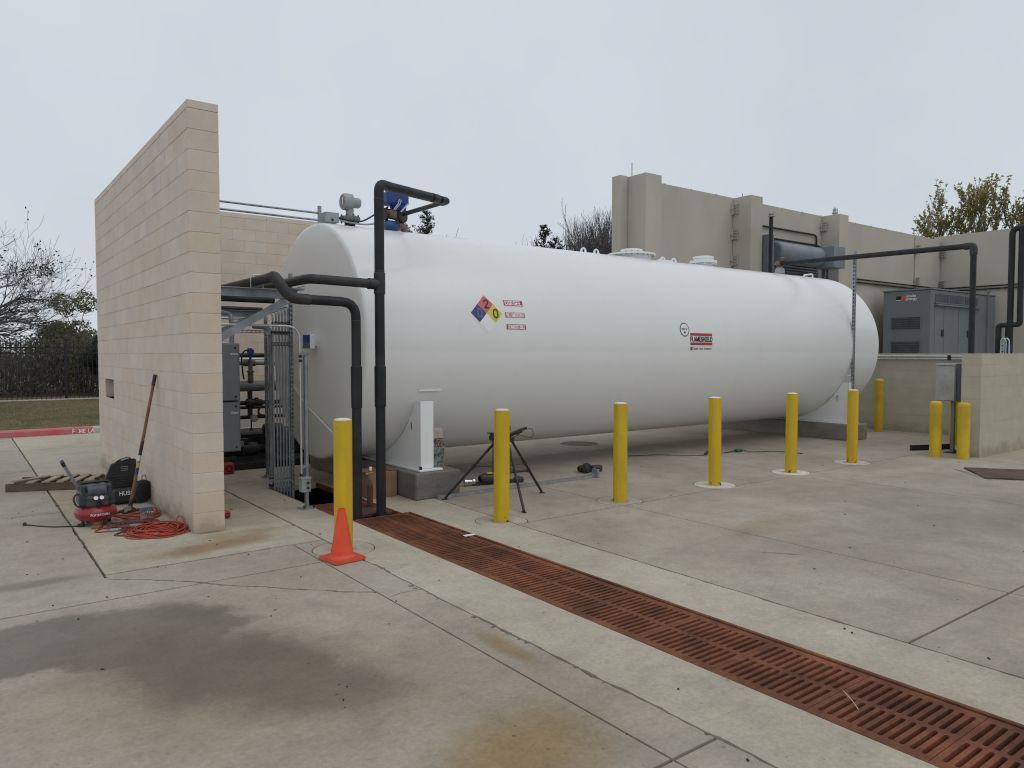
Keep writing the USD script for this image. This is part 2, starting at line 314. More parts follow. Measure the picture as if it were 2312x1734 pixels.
m_gen = M('generator_grey', (.16, .182, .196), .45, var=.06, scale=.8)
m_muff = M('muffler_grey', (.17, .205, .235), .40, var=.10, scale=1.0)
m_gend = M('generator_vent', (.075, .086, .096), .6, var=.2)
m_black = M('black_plastic', (.022, .023, .025), .5, var=.2, scale=10, bump=.1)
m_navy = M('charcoal_plastic', (.040, .046, .058), .45, var=.2, scale=10)
m_iron = M('dark_iron', (.035, .032, .032), .5, metal=.4, var=.35, scale=12, bump=.2)
m_red = M('compressor_red', (.25, .016, .022), .32, var=.10, scale=6, coat=.3)
m_redpl = M('red_plastic', (.40, .03, .022), .5, var=.12)
m_kerbred = M('kerb_red_paint', (.44, .070, .085), .8, var=.22, scale=3.2, bump=.3, tint=(.42, .20, .19))
m_kerb = M('kerb_concrete', (.44, .42, .385), .85, var=.1, scale=4, bump=.3)
m_chrome = M('bright_steel', (.62, .62, .63), .22, metal=1.0, var=.08)
m_brass = M('brass', (.33, .23, .12), .45, metal=.7, var=.25, scale=20)
m_bronze = M('weathered_bronze', (.21, .135, .085), .55, metal=.5, var=.3, scale=18)
m_blue = M('valve_blue', (.012, .040, .20), .42, var=.12, scale=10)
m_blue2 = M('valve_blue_body', (.012, .075, .20), .5, var=.2, scale=10)
m_blued = M('sign_blue', (.022, .045, .20), .4, var=.05)
m_signred = M('sign_red', (.42, .030, .045), .4, var=.06)
m_firered = M('hazard_red', (.60, .10, .10), .4, var=.04)
m_signyel = M('hazard_yellow', (.62, .56, .03), .4, var=.04)
m_signwht = M('decal_white', (.80, .79, .79), .4, var=.03)
m_orgdec = M('decal_orange', (.55, .20, .03), .4, var=.03)
m_greydec = M('decal_grey', (.12, .14, .16), .4, var=.03)
m_wood = M('pallet_wood', (.36, .28, .20), .85, var=.22, scale=3, bump=.4, bscale=30)
m_woodd = M('pallet_wood_dark', (.125, .088, .062), .85, var=.25, scale=3, bump=.4, bscale=30)
m_handle = M('red_brown_handle', (.215, .085, .045), .5, var=.25, scale=7)
m_card = M('cardboard', (.26, .155, .09), .85, var=.1, scale=3)
m_hose = M('orange_hose', (.33, .070, .030), .5, var=.12, scale=9)
m_cordo = M('orange_cord', (.38, .052, .027), .5, var=.12, scale=9)
m_hosep = M('dull_red_hose', (.155, .048, .048), .5, var=.15, scale=9)
m_green = M('green_webbing', (.02, .10, .055), .7, var=.4, scale=10)
m_gas = M('brown_gas_bottle', (.075, .042, .035), .45, var=.2)
m_vent = M('filter_grey', (.15, .165, .175), .45, var=.15)
m_bag = M('paper_sack', (.36, .31, .25), .85, var=.22, scale=9, bump=.4, bscale=25)
m_bark = M('bark', (.070, .058, .052), .9, var=.25, scale=6)
m_twig = M('pale_twigs', (.115, .10, .097), .9, var=.25, scale=4)
m_fence = M('fence_black', (.010, .010, .012), .5, var=.15)
m_ground = m_grass
def leaf(name, a, b, trans=.25):
    g = G(); r = g('geometry', 'random_per_island'); c = g.ramp(r, (.0, a), (1.0, b))
    p1 = g('principled_bsdf', 'BSDF', base_color=c, roughness=.6, specular_ior_level=.25)
    return g.build(name, g('mix_closure', 'closure', fac=trans, closure1=p1, closure2=g('translucent_bsdf', 'BSDF', color=c)))
m_leaf_dark = leaf('ivy_leaves', (.016, .020, .016), (.035, .045, .030))
m_leaf_ever = leaf('cedar_foliage', (.028, .042, .032), (.080, .105, .072))
m_leaf_olive = leaf('olive_foliage', (.19, .19, .085), (.40, .37, .19), .45)
m_leaf_bud = leaf('spring_leaves', (.30, .27, .09), (.50, .44, .19), .55)
m_leaf_brown = leaf('brush_foliage', (.13, .12, .085), (.32, .28, .19), .4)

# ================================================================== GROUND, PAVING, TRENCH
rng = np.random.default_rng(7)
TR = unary_union([sbox(3.43, -14, 4.165, 7.5), sbox(3.36, 7.45, 4.06, 9.97)])
gp = Polygon([(-400, -300), (500, -300), (500, 600), (-400, 600)]).difference(TR)
obj('ground', B().prism(gp, -.30, -.075), m_dirt, kind='structure')
def rough(pts, w, jit, seed, step=.06, vary=.5):
    r = np.random.default_rng(seed); L = LineString(pts); n = max(2, int(L.length/step)); q = np.array([L.interpolate(t, True).coords[0] for t in np.linspace(0, 1, n)])
    t = np.gradient(q, axis=0); t /= np.linalg.norm(t, axis=1, keepdims=True)+1e-9; nn = np.stack([-t[:, 1], t[:, 0]], 1)
    mid = np.convolve(r.normal(0, jit, n+4), np.ones(5)/5, 'valid')[:n]; wd = w*(1+vary*np.abs(r.normal(0, 1, n)))
    a, b = q+nn*(mid+wd/2)[:, None], q+nn*(mid-wd/2)[:, None]
    return Polygon(np.vstack([a, b[::-1]])).buffer(0)
def cut(*pts, w=None):
    w = w or (.021 if abs(pts[0][1]-pts[1][1]) < .01 else .0135)
    return LineString(pts).buffer(w/2, cap_style=2)
YE = 19.32
joints = [cut((-30, 6.13), (2.54, 6.13)), cut((-30, 2.165), (2.85, 2.165)), cut((4.775, 2.165), (60, 2.165)), cut((-30, -2.0), (60, -2.0)),
          cut((4.775, 6.24), (60, 6.24), w=.021), cut((-30, 9.87), (.94, 9.87)), cut((-30, 13.6), (.94, 13.6)), cut((-30, 16.6), (60, 16.6)),
          cut((1.0, 10.64), (3.36, 10.64), w=.026), cut((4.2, 10.2), (60, 10.2)), cut((2.54, -14), (2.54, 6.84), w=.0135), cut((-2.9, -14), (-2.9, YE)), cut((-6.6, -14), (-6.6, YE)), cut((.60, 9.87), (.60, 9.9)),
          cut((6.395, -14), (6.395, 12)), cut((10.25, -14), (10.25, 6.24)), cut((14.0, -14), (14.0, 6.24)), cut((10.25, 6.24), (10.25, 12)), cut((17.7, -14), (17.7, 7)), cut((21.4, -14), (21.4, YE)), cut((2.9, 14), (2.9, YE)), cut((6.7, 12), (6.7, YE)), cut((10.4, 12), (10.4, YE)), cut((14.1, 12), (14.1, YE)), cut((-30, -6), (60, -6)), cut((-30, -10), (60, -10)),
          cut((4.79, 7.22), (5.18, 7.22)), cut((4.79, 6.75), (4.79, 7.22)),
          rough([(.94, 6.74), (.94, YE)], .018, .005, 1), rough([(.94, 6.84), (2.85, 6.86)], .022, .004, 2),
          rough([(2.855, -14), (2.855, 1.0)], .016, .010, 3), rough([(2.855, 1.0), (2.855, 6.2)], .011, .014, 4, vary=1.0), rough([(2.85, 6.2), (2.84, 10.64), (2.84, 13.6)], .016, .005, 5),
          rough([(4.775, -14), (4.765, 6.2), (4.79, 6.75)], .014, .007, 6, vary=.7), rough([(4.79, 7.22), (4.80, 12.5)], .010, .002, 16),
          rough([(.96, 6.72), (1.22, 6.46), (1.5, 6.2), (1.64, 6.0), (1.95, 5.68), (2.25, 5.36), (2.53, 5.08)], .012, .014, 8, .04, 1.1),
          rough([(2.545, 4.93), (2.7, 4.97), (2.85, 4.95)], .006, .01, 9, .03, 1.2), rough([(5.9, 4.0), (6.1, 3.72)], .012, .01, 10, .04, 1.2),
          rough([(14.7, 7.87), (15.16, 7.45), (16.5, 7.5), (16.55, 8.6)], .012, .008, 11)]
chips = [Point(2.85+rng.normal(0, .012), y).buffer(rng.uniform(.008, .024), 4) for y in rng.uniform(2.2, 5.4, 16)]
BOL = [(2.864, 6.42), (4.731, 6.47), (6.551, 6.468), (8.423, 6.476), (10.249, 6.46), (11.999, 6.43)]
rings = [Point(x, y).buffer(.285, 24) for x, y in BOL]
gap = unary_union(joints+chips+[r.buffer(.006).difference(r.buffer(-.004)) for r in rings])
MAN = Point(10.07, 11.1).buffer(.37, 24); gap = gap.union(MAN.buffer(.012))
PV = thing('pavement', None, None, kind='structure')
full = sbox(-30, -14, 60, YE).difference(TR).difference(gap).difference(MAN)
for r_ in [q for q in full.geoms if q.area > .0004]:
    c = r_.representative_point(); x, y = c.x, c.y
    nm = 'slab'
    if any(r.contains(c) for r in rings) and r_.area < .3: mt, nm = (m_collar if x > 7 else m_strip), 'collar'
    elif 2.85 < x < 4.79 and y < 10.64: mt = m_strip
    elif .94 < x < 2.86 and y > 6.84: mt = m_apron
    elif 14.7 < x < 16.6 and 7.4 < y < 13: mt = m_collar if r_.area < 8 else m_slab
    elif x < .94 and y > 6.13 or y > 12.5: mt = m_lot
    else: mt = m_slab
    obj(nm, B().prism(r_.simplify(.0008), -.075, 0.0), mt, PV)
m_trenchlid = M('worn_iron_lid', (.13, .115, .10), .8, var=.25, scale=9)
t = thing('manhole_cover', 'round dark manhole cover set flush in the concrete under the white tank', 'manhole cover', (10.07, 11.1, 0))
obj('lid', B().lathe([(0, -.02), (.365, -.02), (.365, -.004), (.34, -.001), (0, -.001)], (10.07, 11.1, 0), n=32), m_trenchlid, t)
obj('rim', B().lathe([(.368, -.02), (.382, -.02), (.382, .001), (.368, .001), (.368, -.02)], (10.07, 11.1, 0), n=32), m_iron, t)
# the trench: concrete channel with steel edge angles
ch = B()
ch.box(3.25, -14, -.62, 3.43, 7.45, -.076).box(4.165, -14, -.62, 4.36, 7.45, -.076).box(3.43, -14, -.70, 4.165, 7.45, -.62)
ch.box(3.18, 7.45, -.82, 3.36, 9.97, -.076).box(4.06, 7.45, -.82, 4.24, 9.97, -.076).box(3.36, 7.45, -.90, 4.06, 9.97, -.82).box(3.18, 9.97, -.82, 4.24, 10.12, -.076)
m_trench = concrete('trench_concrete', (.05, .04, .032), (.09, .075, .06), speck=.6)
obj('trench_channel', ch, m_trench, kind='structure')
fr = thing('trench_frame', None, None, kind='structure')
obj('edge_angle', B().box(3.432, -14, -.06, 3.446, 7.47, .001), m_rust, fr); obj('edge_angle', B().box(4.135, -14, -.07, 4.162, 7.47, .002, .003), m_rust, fr)
obj('edge_angle', B().box(3.362, 7.5, -.06, 3.374, 9.96, .001), m_rust, fr); obj('edge_angle', B().box(4.035, 7.5, -.06, 4.058, 9.96, .001), m_rust, fr)
GL = .603
def grate_mesh(L, nslots, x0=3.452, x1=4.118):
    P = sbox(x0, 0.002, x1, L-.002).buffer(-.006).buffer(.006, 3)
    wslot, ln = .0255, .262; m = (L-.09)/(nslots-1) if nslots > 1 else 0; cx = (x0+x1)/2; holes = []
    for k in range(nslots):
        y = .045+k*m
        for sx in (-1, 1):
            a, b = (cx-.018-ln, cx-.018) if sx < 0 else (cx+.018, cx+.018+ln)
            holes.append(LineString([(a+wslot/2, y), (b-wslot/2, y)]).buffer(wslot/2, 4))
    return B().prism(P.difference(unary_union(holes)), -.062, -.004)
ORD = ('first', 'second', 'third', 'fourth', 'fifth', 'sixth', 'seventh', 'eighth', 'ninth', 'tenth', 'eleventh', 'twelfth')
def glab(k): return ORD[11-k]+' rusty slotted grate of the trench drain, counted from the two black pipes'
y0 = 1.47-2*GL; first = None
for k in range(12):
    yy_ = y0+k*GL
    if first is None:
        first = thing('drain_grate', glab(k), 'drain grate', (0, yy_, 0), 'iron grates along the trench drain')
        gm = grate_mesh(GL, 11).done(); gm.apply_translation((0, yy_, 0)); obj('grating', gm, m_rust, first)
        rb = B()
        for xr in (3.50, 4.07, 3.785): rb.box(xr-.008, yy_+.004, -.095, xr+.008, yy_+GL-.004, -.062)
        obj('rib', rb, m_rust, first)
    else: dup(first, (0, yy_, 0), glab(k))
t = thing('drain_grate', 'short rusty slotted grate lying beyond the two black pipes and the gas bottle', 'drain grate', (0, 7.97, 0))
gm = grate_mesh(.55, 10, 3.377, 4.032).done(); gm.apply_translation((0, 7.97, 0)); obj('grating', gm, m_rust, t)
t = thing('drain_grate', 'narrow plain rusty cover strip at the foot of the two black pipes', 'drain cover', (0, 7.5, 0))
gm = B().prism(sbox(3.377, 7.66, 4.032, 7.965).difference(Point(3.84, 7.59).buffer(.09)).difference(Point(3.55, 7.57).buffer(.09)), -.034, -.006); obj('cover_plate', gm, m_rustdark, t)

# lawn, kerb, far ground
xs, ys = np.linspace(-30, 70, 81), np.array([19.62, 20, 21, 22, 23, 24, 25, 25.75, 26.2, 28, 34, 60, 140.])
hz = np.interp(ys, [19.62, 21, 25.75, 30, 60, 140], [.135, .2, .44, .44, .3, .0])
gx, gy = np.meshgrid(xs, ys); gz = np.repeat(hz[:, None], len(xs), 1)+.03*(meshkit.fbm(np.stack([gx*.8, gy*.8, gx*0], -1), 3, 5)-.5)*(gy > 19.7)*(gy < 25.7)
vv = np.stack([gx, gy, gz], -1).reshape(-1, 3); nx = len(xs); ff = []
for i in range(len(ys)-1):
    for j in range(nx-1): ff += [[i*nx+j, i*nx+j+1, (i+1)*nx+j+1], [i*nx+j, (i+1)*nx+j+1, (i+1)*nx+j]]
obj('lawn', trimesh.Trimesh(vv, np.array(ff), process=False), m_grass, smooth=True, kind='structure')
K = thing('kerb', None, None, kind='structure')
def kerb(x0, x1, mt, lab=None):
    poly = Polygon([(0, -.1), (0, .11), (.035, .142), (.16, .15), (.16, -.1)]); t = B().prism(poly, 0, x1-x0).done()
    obj('kerb_stone', place(t, (x0, 19.33, 0), Y_, Z_, X_), mt, K, label=lab)
for a, b in ((-30, -21), (-21, -11.5), (-11.5, -2.4), (-2.4, 2.135)): kerb(a, b-.006, m_kerbred)
kerb(2.135, 2.50, m_kerbred, 'worn red kerb piece with white fire lane lettering'); kerb(2.50, 8, m_kerb, 'unpainted grey kerb')
for a, b in ((8.006, 20), (20.006, 40), (40.006, 70)): kerb(a, b, m_kerb)
lt = B(); xk = 2.015
for chx, wdt in (('F', .07), ('I', .03), ('R', .075), ('E', .07), (' ', .06), ('L', .07), ('A', .08)):
    if chx != ' ': lt.add(text(chx, .085, (xk+(.125 if chx != 'F' else .06), 19.329, .018), X_, Z_, depth=.0015))
    xk += wdt*.82
obj('lettering', lt, m_signwht, K)
g2 = B()
r_ = np.random.default_rng(31)
N = 26000; px_ = r_.uniform(-4, 8, N); py_ = r_.uniform(19.55, 25.7, N); hh = r_.uniform(.02, .06, N); an = r_.uniform(0, 2*PI, N); zb = np.interp(py_, ys, hz)-.01
ln_ = r_.normal(0, .025, (N, 2)); wv = .004
va = np.stack([px_+np.cos(an)*wv, py_+np.sin(an)*wv, zb], 1); vb = np.stack([px_-np.cos(an)*wv, py_-np.sin(an)*wv, zb], 1); vc = np.stack([px_+ln_[:, 0], py_+ln_[:, 1], zb+hh], 1)
obj('grass', trimesh.Trimesh(np.stack([va, vb, vc], 1).reshape(-1, 3), np.arange(3*N).reshape(-1, 3), process=False), leaf('grass_blades', (.105, .100, .045), (.27, .205, .125), .3), kind='stuff', label='short winter grass growing on the strip behind the red kerb', cat='grass')
# litter: leaf bits and grit on the concrete
r_ = np.random.default_rng(12); lb = B()
for _ in range(260):
    x, y = r_.uniform(.2, 14), r_.uniform(1.2, 11)
    if TR.buffer(.05).contains(Point(x, y)) or (x > 5 and r_.random() < .45): continue
    s_ = r_.uniform(.006, .018); a = r_.uniform(0, PI)
    tt = trimesh.creation.icosphere(0, 1.0); tt.apply_scale([s_, s_*r_.uniform(.3, .6), s_*.25]); tt.apply_transform(trimesh.transformations.rotation_matrix(a, Z_)); tt.apply_translation((x, y, s_*.2)); lb.add(tt)
obj('debris', lb, m_dirt, kind='stuff', label='scattered small dark leaf bits and grit on the concrete', cat='debris')

# ================================================================== BLOCK WALLS
def block_wall(name, label, x0, y0, x1, y1, courses, along, mats, mort, hole=None, cap=.083, blen=.4064, keep=300, j=.0065, rec=.0045, thick_c=.003):
    """a wall of squared blocks running along axis 'x' or 'y'; every block is a part"""
    T = thing(name, label, 'wall', ((x0+x1)/2, (y0+y1)/2, 0)); ch_ = .2032; rr = np.random.default_rng(abs(hash_(name+label)) % 2**31)
    a0, a1 = (x0, x1) if along == 'x' else (y0, y1); H = courses*ch_
    blocks = []
    for c in range(courses):
        a = a0-(blen/2 if c % 2 else 0)
        while a < a1-.02:
            s0, s1 = max(a, a0), min(a+blen, a1)
            if s1-s0 > .05: blocks.append((c, s0, s1))
            a += blen
    core = B(); e0, e1 = a0+rec, a1-rec
    def bx(b, s0, s1, z0, z1, pad):
        for q in parts(s0, s1, z0, z1):
            if along == 'x': b.box(q[0], y0+pad, q[2], q[1], y1-pad, q[3], thick_c if pad == 0 else 0)
            else: b.box(x0+pad, q[0], q[2], x1-pad, q[1], q[3], thick_c if pad == 0 else 0)
    def parts(s0, s1, z0, z1):
        if not hole or s1 <= hole[0] or s0 >= hole[1] or z1 <= hole[2] or z0 >= hole[3]: return [(s0, s1, z0, z1)]
        h0, h1, k0, k1 = hole; m0, m1 = max(s0, h0), min(s1, h1)
        out = [(s0, h0, z0, z1), (h1, s1, z0, z1), (m0, m1, z0, k0), (m0, m1, k1, z1)]
        return [q for q in out if q[1]-q[0] > .012 and q[3]-q[2] > .012]
    bx(core, e0, e1, 0, H, rec)
    if hole: core.box(x0+.15, hole[0], hole[2], x1-.02, hole[1], hole[3])
    obj('mortar', core, mort, T)
    n = 0; rest = B()
    cy, cx = CAMZ, 0
    order = sorted([b for b in blocks if parts(b[1]+.004, b[2]-.004, b[0]*ch_+.004, (b[0]+1)*ch_-.004)], key=lambda b: (b[1] if along == 'y' else b[1]))
    for c, s0, s1 in order:
        b = B(); dp = rr.normal(0, .0008)
        z0, z1 = c*ch_+(j/2 if c else 0), (c+1)*ch_-j/2
        bx(b, s0+(j*.24 if s0 > a0+.01 else 0), s1-(j*.24 if s1 < a1-.01 else 0), z0, z1, 0)
        bm = b.done(); bm.apply_translation((dp, dp, 0))
        if n < keep: obj('block', bm, mats[rr.choice(len(mats), p=BP[:len(mats)]/sum(BP[:len(mats)]))], T); n += 1
        else: rest.add(bm)
    if rest.m: obj('block', rest, mats[0], T, kind='stuff')
    if cap:
        a = a0
        while a < a1-.01:
            s1 = min(a+1.219, a1); b = B(); bx(b, a+(.002 if a > a0 else 0), s1-(.002 if s1 < a1 else 0), H+.003, H+cap, 0)
            obj('coping', b, mats[1], T); a += 1.219
    return T
def hash_(s):
    h = 5381
    for q in s: h = (h*33+ord(q)) & 0xFFFFFFFF
    return h
BP = np.array([.40, .18, .16, .14, .12])
WALL = block_wall('block_wall', 'tall tan block wall at left with the long-handled shovel leaning on it', 1.895, 7.865, 2.195, 13.92, 21, 'y', m_blocks, m_mortar, hole=(12.46, 13.24, 1.145, 1.435))
block_wall('block_wall', 'tan block wall running behind the pipe skid and the near end of the white tank', 2.20, 13.66, 9.1, 13.92, 21, 'x', m_blocks, m_mortar, keep=300)
block_wall('low_wall', 'low painted block wall behind the far end of the tank with conduits along its top', 17.75, 5.69, 18.0, 13.2, 9, 'y', m_paintblk, m_paintmor, cap=0, keep=200, j=.0045, rec=.0018, thick_c=.0025)
block_wall('low_wall', 'low painted block wall at right edge beside the steel cabinet and its yellow posts', 14.29, 5.36, 21.6, 5.68, 9, 'x', m_paintblk, m_paintmor, cap=0, keep=200, j=.0045, rec=.0018, thick_c=.0025)

# ================================================================== SCREEN WALL (tall stucco building at right)
YA, ZA = 13.6, 6.40
SW = thing('screen_wall', 'tall grey-beige stucco wall with pilasters and roof rods behind the far end of the tank', 'building', (20, 13.6, 0))
def bxo(nm, mt, par, *a, c=.006, label=None): return obj(nm, B().box(*a, c), mt, par, label=label)
for a, b in ((13.72, 14.0), (14.62, 18.38), (18.98, 19.84), (23.0, 23.16), (23.76, 29.72), (29.80, 31.95)): bxo('wall_panel', m_stucco, SW, a, YA, 0, b, YA+.3, ZA)
bxo('wall_panel', m_stucco, SW, 19.84, YA, 4.7+.6, 23.0, YA+.3, ZA); bxo('wall_panel', m_stucco, SW, 19.84, YA+.35, 0, 23.0, YA+.5, 5.3, label='recessed back of the louvred opening')
bxo('wall_panel', m_stucco, SW, 32.05, -6, 0, 32.35, YA+.3, ZA+.16)
for a, b in ((14.01, 14.60), (18.40, 18.96), (23.18, 23.74)): bxo('pilaster', m_stucco, SW, a, 12.985, 0, b, YA+.27, ZA-.01)
for a in (14.0, 18.385, 23.165, 29.73, 31.955): obj('joint', B().box(a-.005, YA+.02, 0, a+.03, YA+.2, ZA-.05), m_stucco_d, SW)
def bracket(x, z, y=YA, flip=1):
    b = B().box(x-.05*flip, y-.05, z, x+.01*flip, y-.002, z+.32).box(x+.012*flip, y-.20, z, x+.024*flip, y-.01, z+.32)
    for k in range(4): b.box(x-.02*flip, y-.19, z+.03+k*.08, x+.17*flip, y-.03, z+.045+k*.08)
    b.cyl((x-.09*flip, y-.04, z+.16), (x-.05*flip, y-.04, z+.16), .03, 8)
    obj('bracket', b, m_stucco, SW)
for z in (5.9, 5.16, 4.40): bracket(18.36, z)
bracket(23.12, 5.88)
for z in (5.70, 4.46): bracket(29.78, z); bracket(31.98, z, flip=-1)
for x, h in ((14.3, .42), (19.05, .24), (24.4, .42)): obj('lightning_rod', B().cyl((x, YA+.15, ZA), (x, YA+.15, ZA+h), .012, 6), m_galvd, SW)
obj('roof_beacon', B().lathe([(0, 0), (.09, 0), (.06, .08), (.09, .1), (.05, .2), (.07, .22), (0, .32)], (23.6, 13.4, ZA), n=10), m_boxlt, SW)
for k, x in enumerate(np.arange(15.4, 31, 1.1)): obj('coping_clip', B().box(x, YA-.008, ZA-.06, x+.03, YA+.1, ZA+.012), m_stucco, SW)
L = thing('wall_louver', 'dark grey ribbed louver set in the stucco wall below the round muffler', 'louver', (21.4, 13.6, 3))
bxo('frame', m_louver, L, 19.86, YA+.02, 2.5, 22.98, YA+.30, 5.28, c=0)
for z in np.arange(2.55, 4.7, .085): obj('slat', B().bar((19.88, YA-.01, z), (22.96, YA-.01, z), .05, .055, (0, .5, 1)), m_louver, L)
L = thing('muffler', 'large round grey muffler drum ending in a square box high on the stucco wall', 'muffler', (20.8, 12.9, 4.6))
obj('drum', B().lathe([(0, 0), (.26, 0), (.305, .04), (.305, 2.36), (.26, 2.42), (0, 2.42)], (19.55, 13.0, 4.87), (1, 0, 0), 32), m_muff, L, 40)
obj('outlet_box', B().box(21.96, 12.46, 4.52, 22.62, 13.15, 5.19, .01), m_muff, L)
obj('end_plate', B().box(19.0, 12.75, 4.1, 19.2, 13.35, 5.3, .01), m_louver, L)
obj('support', B().box(22.55, 13.1, 2.5, 22.62, 13.2, 4.55).box(22.75, 13.1, 2.5, 22.82, 13.2, 4.55), m_louver, L)
L = thing('vent_stack', 'slim black vertical pipe with pale cap rising beside the grey muffler', 'pipe', (18.66, 12.5, 2))
obj('stack', B().cyl((18.66, 12.5, 0), (18.66, 12.5, 5.70), .055, 12), m_pipe, L, 40)
obj('rain_cap', B().lathe([(.03, 0), (.10, .02), (.05, .06), (.09, .1), (0, .13)], (18.66, 12.5, 5.70), n=10), m_boxlt, L)
def pipething(name, label, pts, r, mt, bend=.1, group=None, n=10, cat='pipe'):
    t = thing(name, label, cat, pts[0], group); obj('tube', B().tube(pts, r, n, bend), mt, t, 40); return t
pipething('wall_pipe', 'upper dark pipe with rounded drop on the stucco wall above the muffler', [(19.2, YA-.05, 5.72), (22.79, YA-.05, 5.72), (22.79, YA-.05, 5.1)], .028, m_pipe, .18)
pipething('wall_pipe', 'lower dark pipe on the stucco wall just above the muffler drum', [(19.2, YA-.05, 5.39), (22.85, YA-.05, 5.39), (22.95, YA-.3, 5.2)], .028, m_pipe, .1)
for k, (z, lb) in enumerate(((4.44, 'upper of two dark pipes turning the corner of the stucco wall above the generator'), (4.33, 'lower of two dark pipes turning the corner of the stucco wall above the generator'))):
    pipething('wall_pipe', lb, [(25.2, YA-.06, z), (31.99-.0, YA-.06, z), (31.99, -4, z)], .026, m_pipe, .15)

# ================================================================== STORAGE TANK
YT, ZT, RT, X0, X1 = 9.71, 1.99, 1.60, 3.91, 16.22
TK = thing('storage_tank', 'huge glossy white horizontal fuel tank on two saddles with hazard decals', 'fuel tank', (10.06, YT, 0))
kn = .055
prof = [(RT-kn*(1-math.cos(a)), X0+kn*(1-math.sin(a))) for a in np.linspace(PI/2, 0, 7)][::-1] if False else None
sh = [(RT-kn, X0), (RT-kn*.55, X0+.006), (RT-kn*.2, X0+.022), (RT-.003, X0+.045), (RT, X0+.06)]
sh2 = [(r, X0+X1-x) for r, x in sh][::-1]
mids = []
for xw in (6.35, 8.8, 11.25, 13.7): mids += [(RT, xw-.012), (RT+.0022, xw), (RT, xw+.012)]
obj('shell', B().lathe(sh+mids+sh2, (0, YT, ZT), (1, 0, 0), 128), m_tank, TK, 30)
dome_ = [(r, X0-.10*(1-(r/(RT-kn))**2)) for r in np.linspace(0, RT-kn, 14)]
obj('head', B().lathe(dome_, (0, YT, ZT), (1, 0, 0), 128), m_tank, TK, True)
obj('head', B().lathe([(r, X0+X1-x) for r, x in dome_][::-1], (0, YT, ZT), (1, 0, 0), 128), m_tank, TK, True)
def saddle(xa, xb, front):
    th = np.linspace(-PI+.50, -.50, 40)
    xm = (xa+xb)/2; R_ = RT+.012
    arc = [(YT+R_*math.cos(a), ZT+R_*math.sin(a)) for a in th]
    yl, yr = YT-1.56, YT+1.56; zb = .365; zt = 1.22
    pts = [(yl, zb), (yr, zb), (yr, zt)]+[q for q in arc[::-1] if q[0] < yr and q[0] > yl]+[(yl, zt)]
    web = Polygon(pts).buffer(0)
    hl = Point(YT-1.30, .88).buffer(.045); web = web.difference(affinity.scale(hl, .7, 1.3))
    b = B(); s_ = obj('saddle', B().plate(web, (xa+.02, 0, 0), Y_, Z_, .016), m_white, TK)
    obj('flange', B().box(xa, yl-.02, zb, xb-.02, yl-.002, zt, .004).box(xa+.06, yl, zb, xa+.076, yl+.5, zt-.25), m_white, s_); obj('flange', B().box(xa, yr+.002, zb, xb, yr+.02, zt, .004), m_white, s_)
    obj('base_plate', B().box(xa-.05, yl-.08, .335, xb+.08, yr+.08, .362, .004), m_white, s_)
    wp = B()
    for sg in (-1,):
        pass
    obj('wear_bar', B().box(xa+.04, YT-RT*math.cos(.411)-.012, ZT-RT*math.sin(.411)-.004, xa+.36, YT-RT*math.cos(.411)+.03, ZT-RT*math.sin(.411)+.010), m_white, s_)
    obj('anchor_bolt', B().cyl((xa-.02, yl-.05, .36), (xa-.02, yl-.05, .40), .018, 6), m_iron, s_)
saddle(4.68, 4.89, 1); saddle(15.02, 15.24, 1)
zt_ = ZT+RT
# fittings on the crown
Mw = obj('manway', B().lathe([(.36, -.06), (.36, .045), (.445, .05), (.445, .08), (0, .085)], (10.1, YT, zt_), n=40), m_white, TK, 40)
obj('manway_bolt', B().lathe([(0, 0), (.19, 0), (.19, .125), (.205, .13), (.205, .16), (.19, .168), (0, .172)], (10.1, YT, zt_), n=32), m_white, Mw, 40, label='emergency vent cap on the manway')
for a in np.arange(24)*2*PI/24: obj('bolt', B().cyl((10.1+.405*math.cos(a), YT+.405*math.sin(a), zt_+.03), (10.1+.405*math.cos(a), YT+.405*math.sin(a), zt_+.10), .014, 6), m_boxlt, Mw)
obj('wear_plate', B().box(10.45, YT-.35, zt_-.04, 10.85, YT-.1, zt_-.012), m_white, Mw)
V = obj('vent', B().lathe([(.19, -.05), (.18, .06), (.265, .06), (.275, .075), (.275, .105), (.19, .11), (.19, .15), (.21, .16), (.21, .19), (.18, .2), (0, .2)], (12.18, YT, zt_), n=32), m_white, TK, 40)
for a in np.arange(8)*2*PI/8: obj('bolt', B().cyl((12.18+.24*math.cos(a), YT+.24*math.sin(a), zt_+.03), (12.18+.24*math.cos(a), YT+.24*math.sin(a), zt_+.13), .016, 6), m_white, V)
for x in (8.89, 9.2, 10.96, 11.28):
    o = [(-.075, 0), (-.07, .05), (-.045, .10), (0, .12), (.045, .10), (.07, .05), (.075, 0)]; P_ = Polygon(o).difference(affinity.scale(Point(0, .06).buffer(.03), 1, 1.2))
    obj('lifting_lug', B().plate(P_, (x, YT+.01, zt_-.01), X_, Z_, .022), m_white, TK)
obj('grab_rail', B().tube([(15.75, YT-.02, zt_-.02), (15.80, YT-.02, zt_+.06), (16.15, YT-.02, zt_+.10), (16.15, YT-.02, zt_-.04)], .018, 8, .04), m_white, TK, 40)
obj('step_pad', B().box(15.3, YT-.1, zt_-.02, 15.8, YT+.1, zt_+.012), m_white, TK)
obj('ground_rod', B().tube([(3.84, 10.43, 1.45), (3.80, 9.7, 1.13), (3.83, 8.9, .82)], .0085, 6), m_signwht, TK)
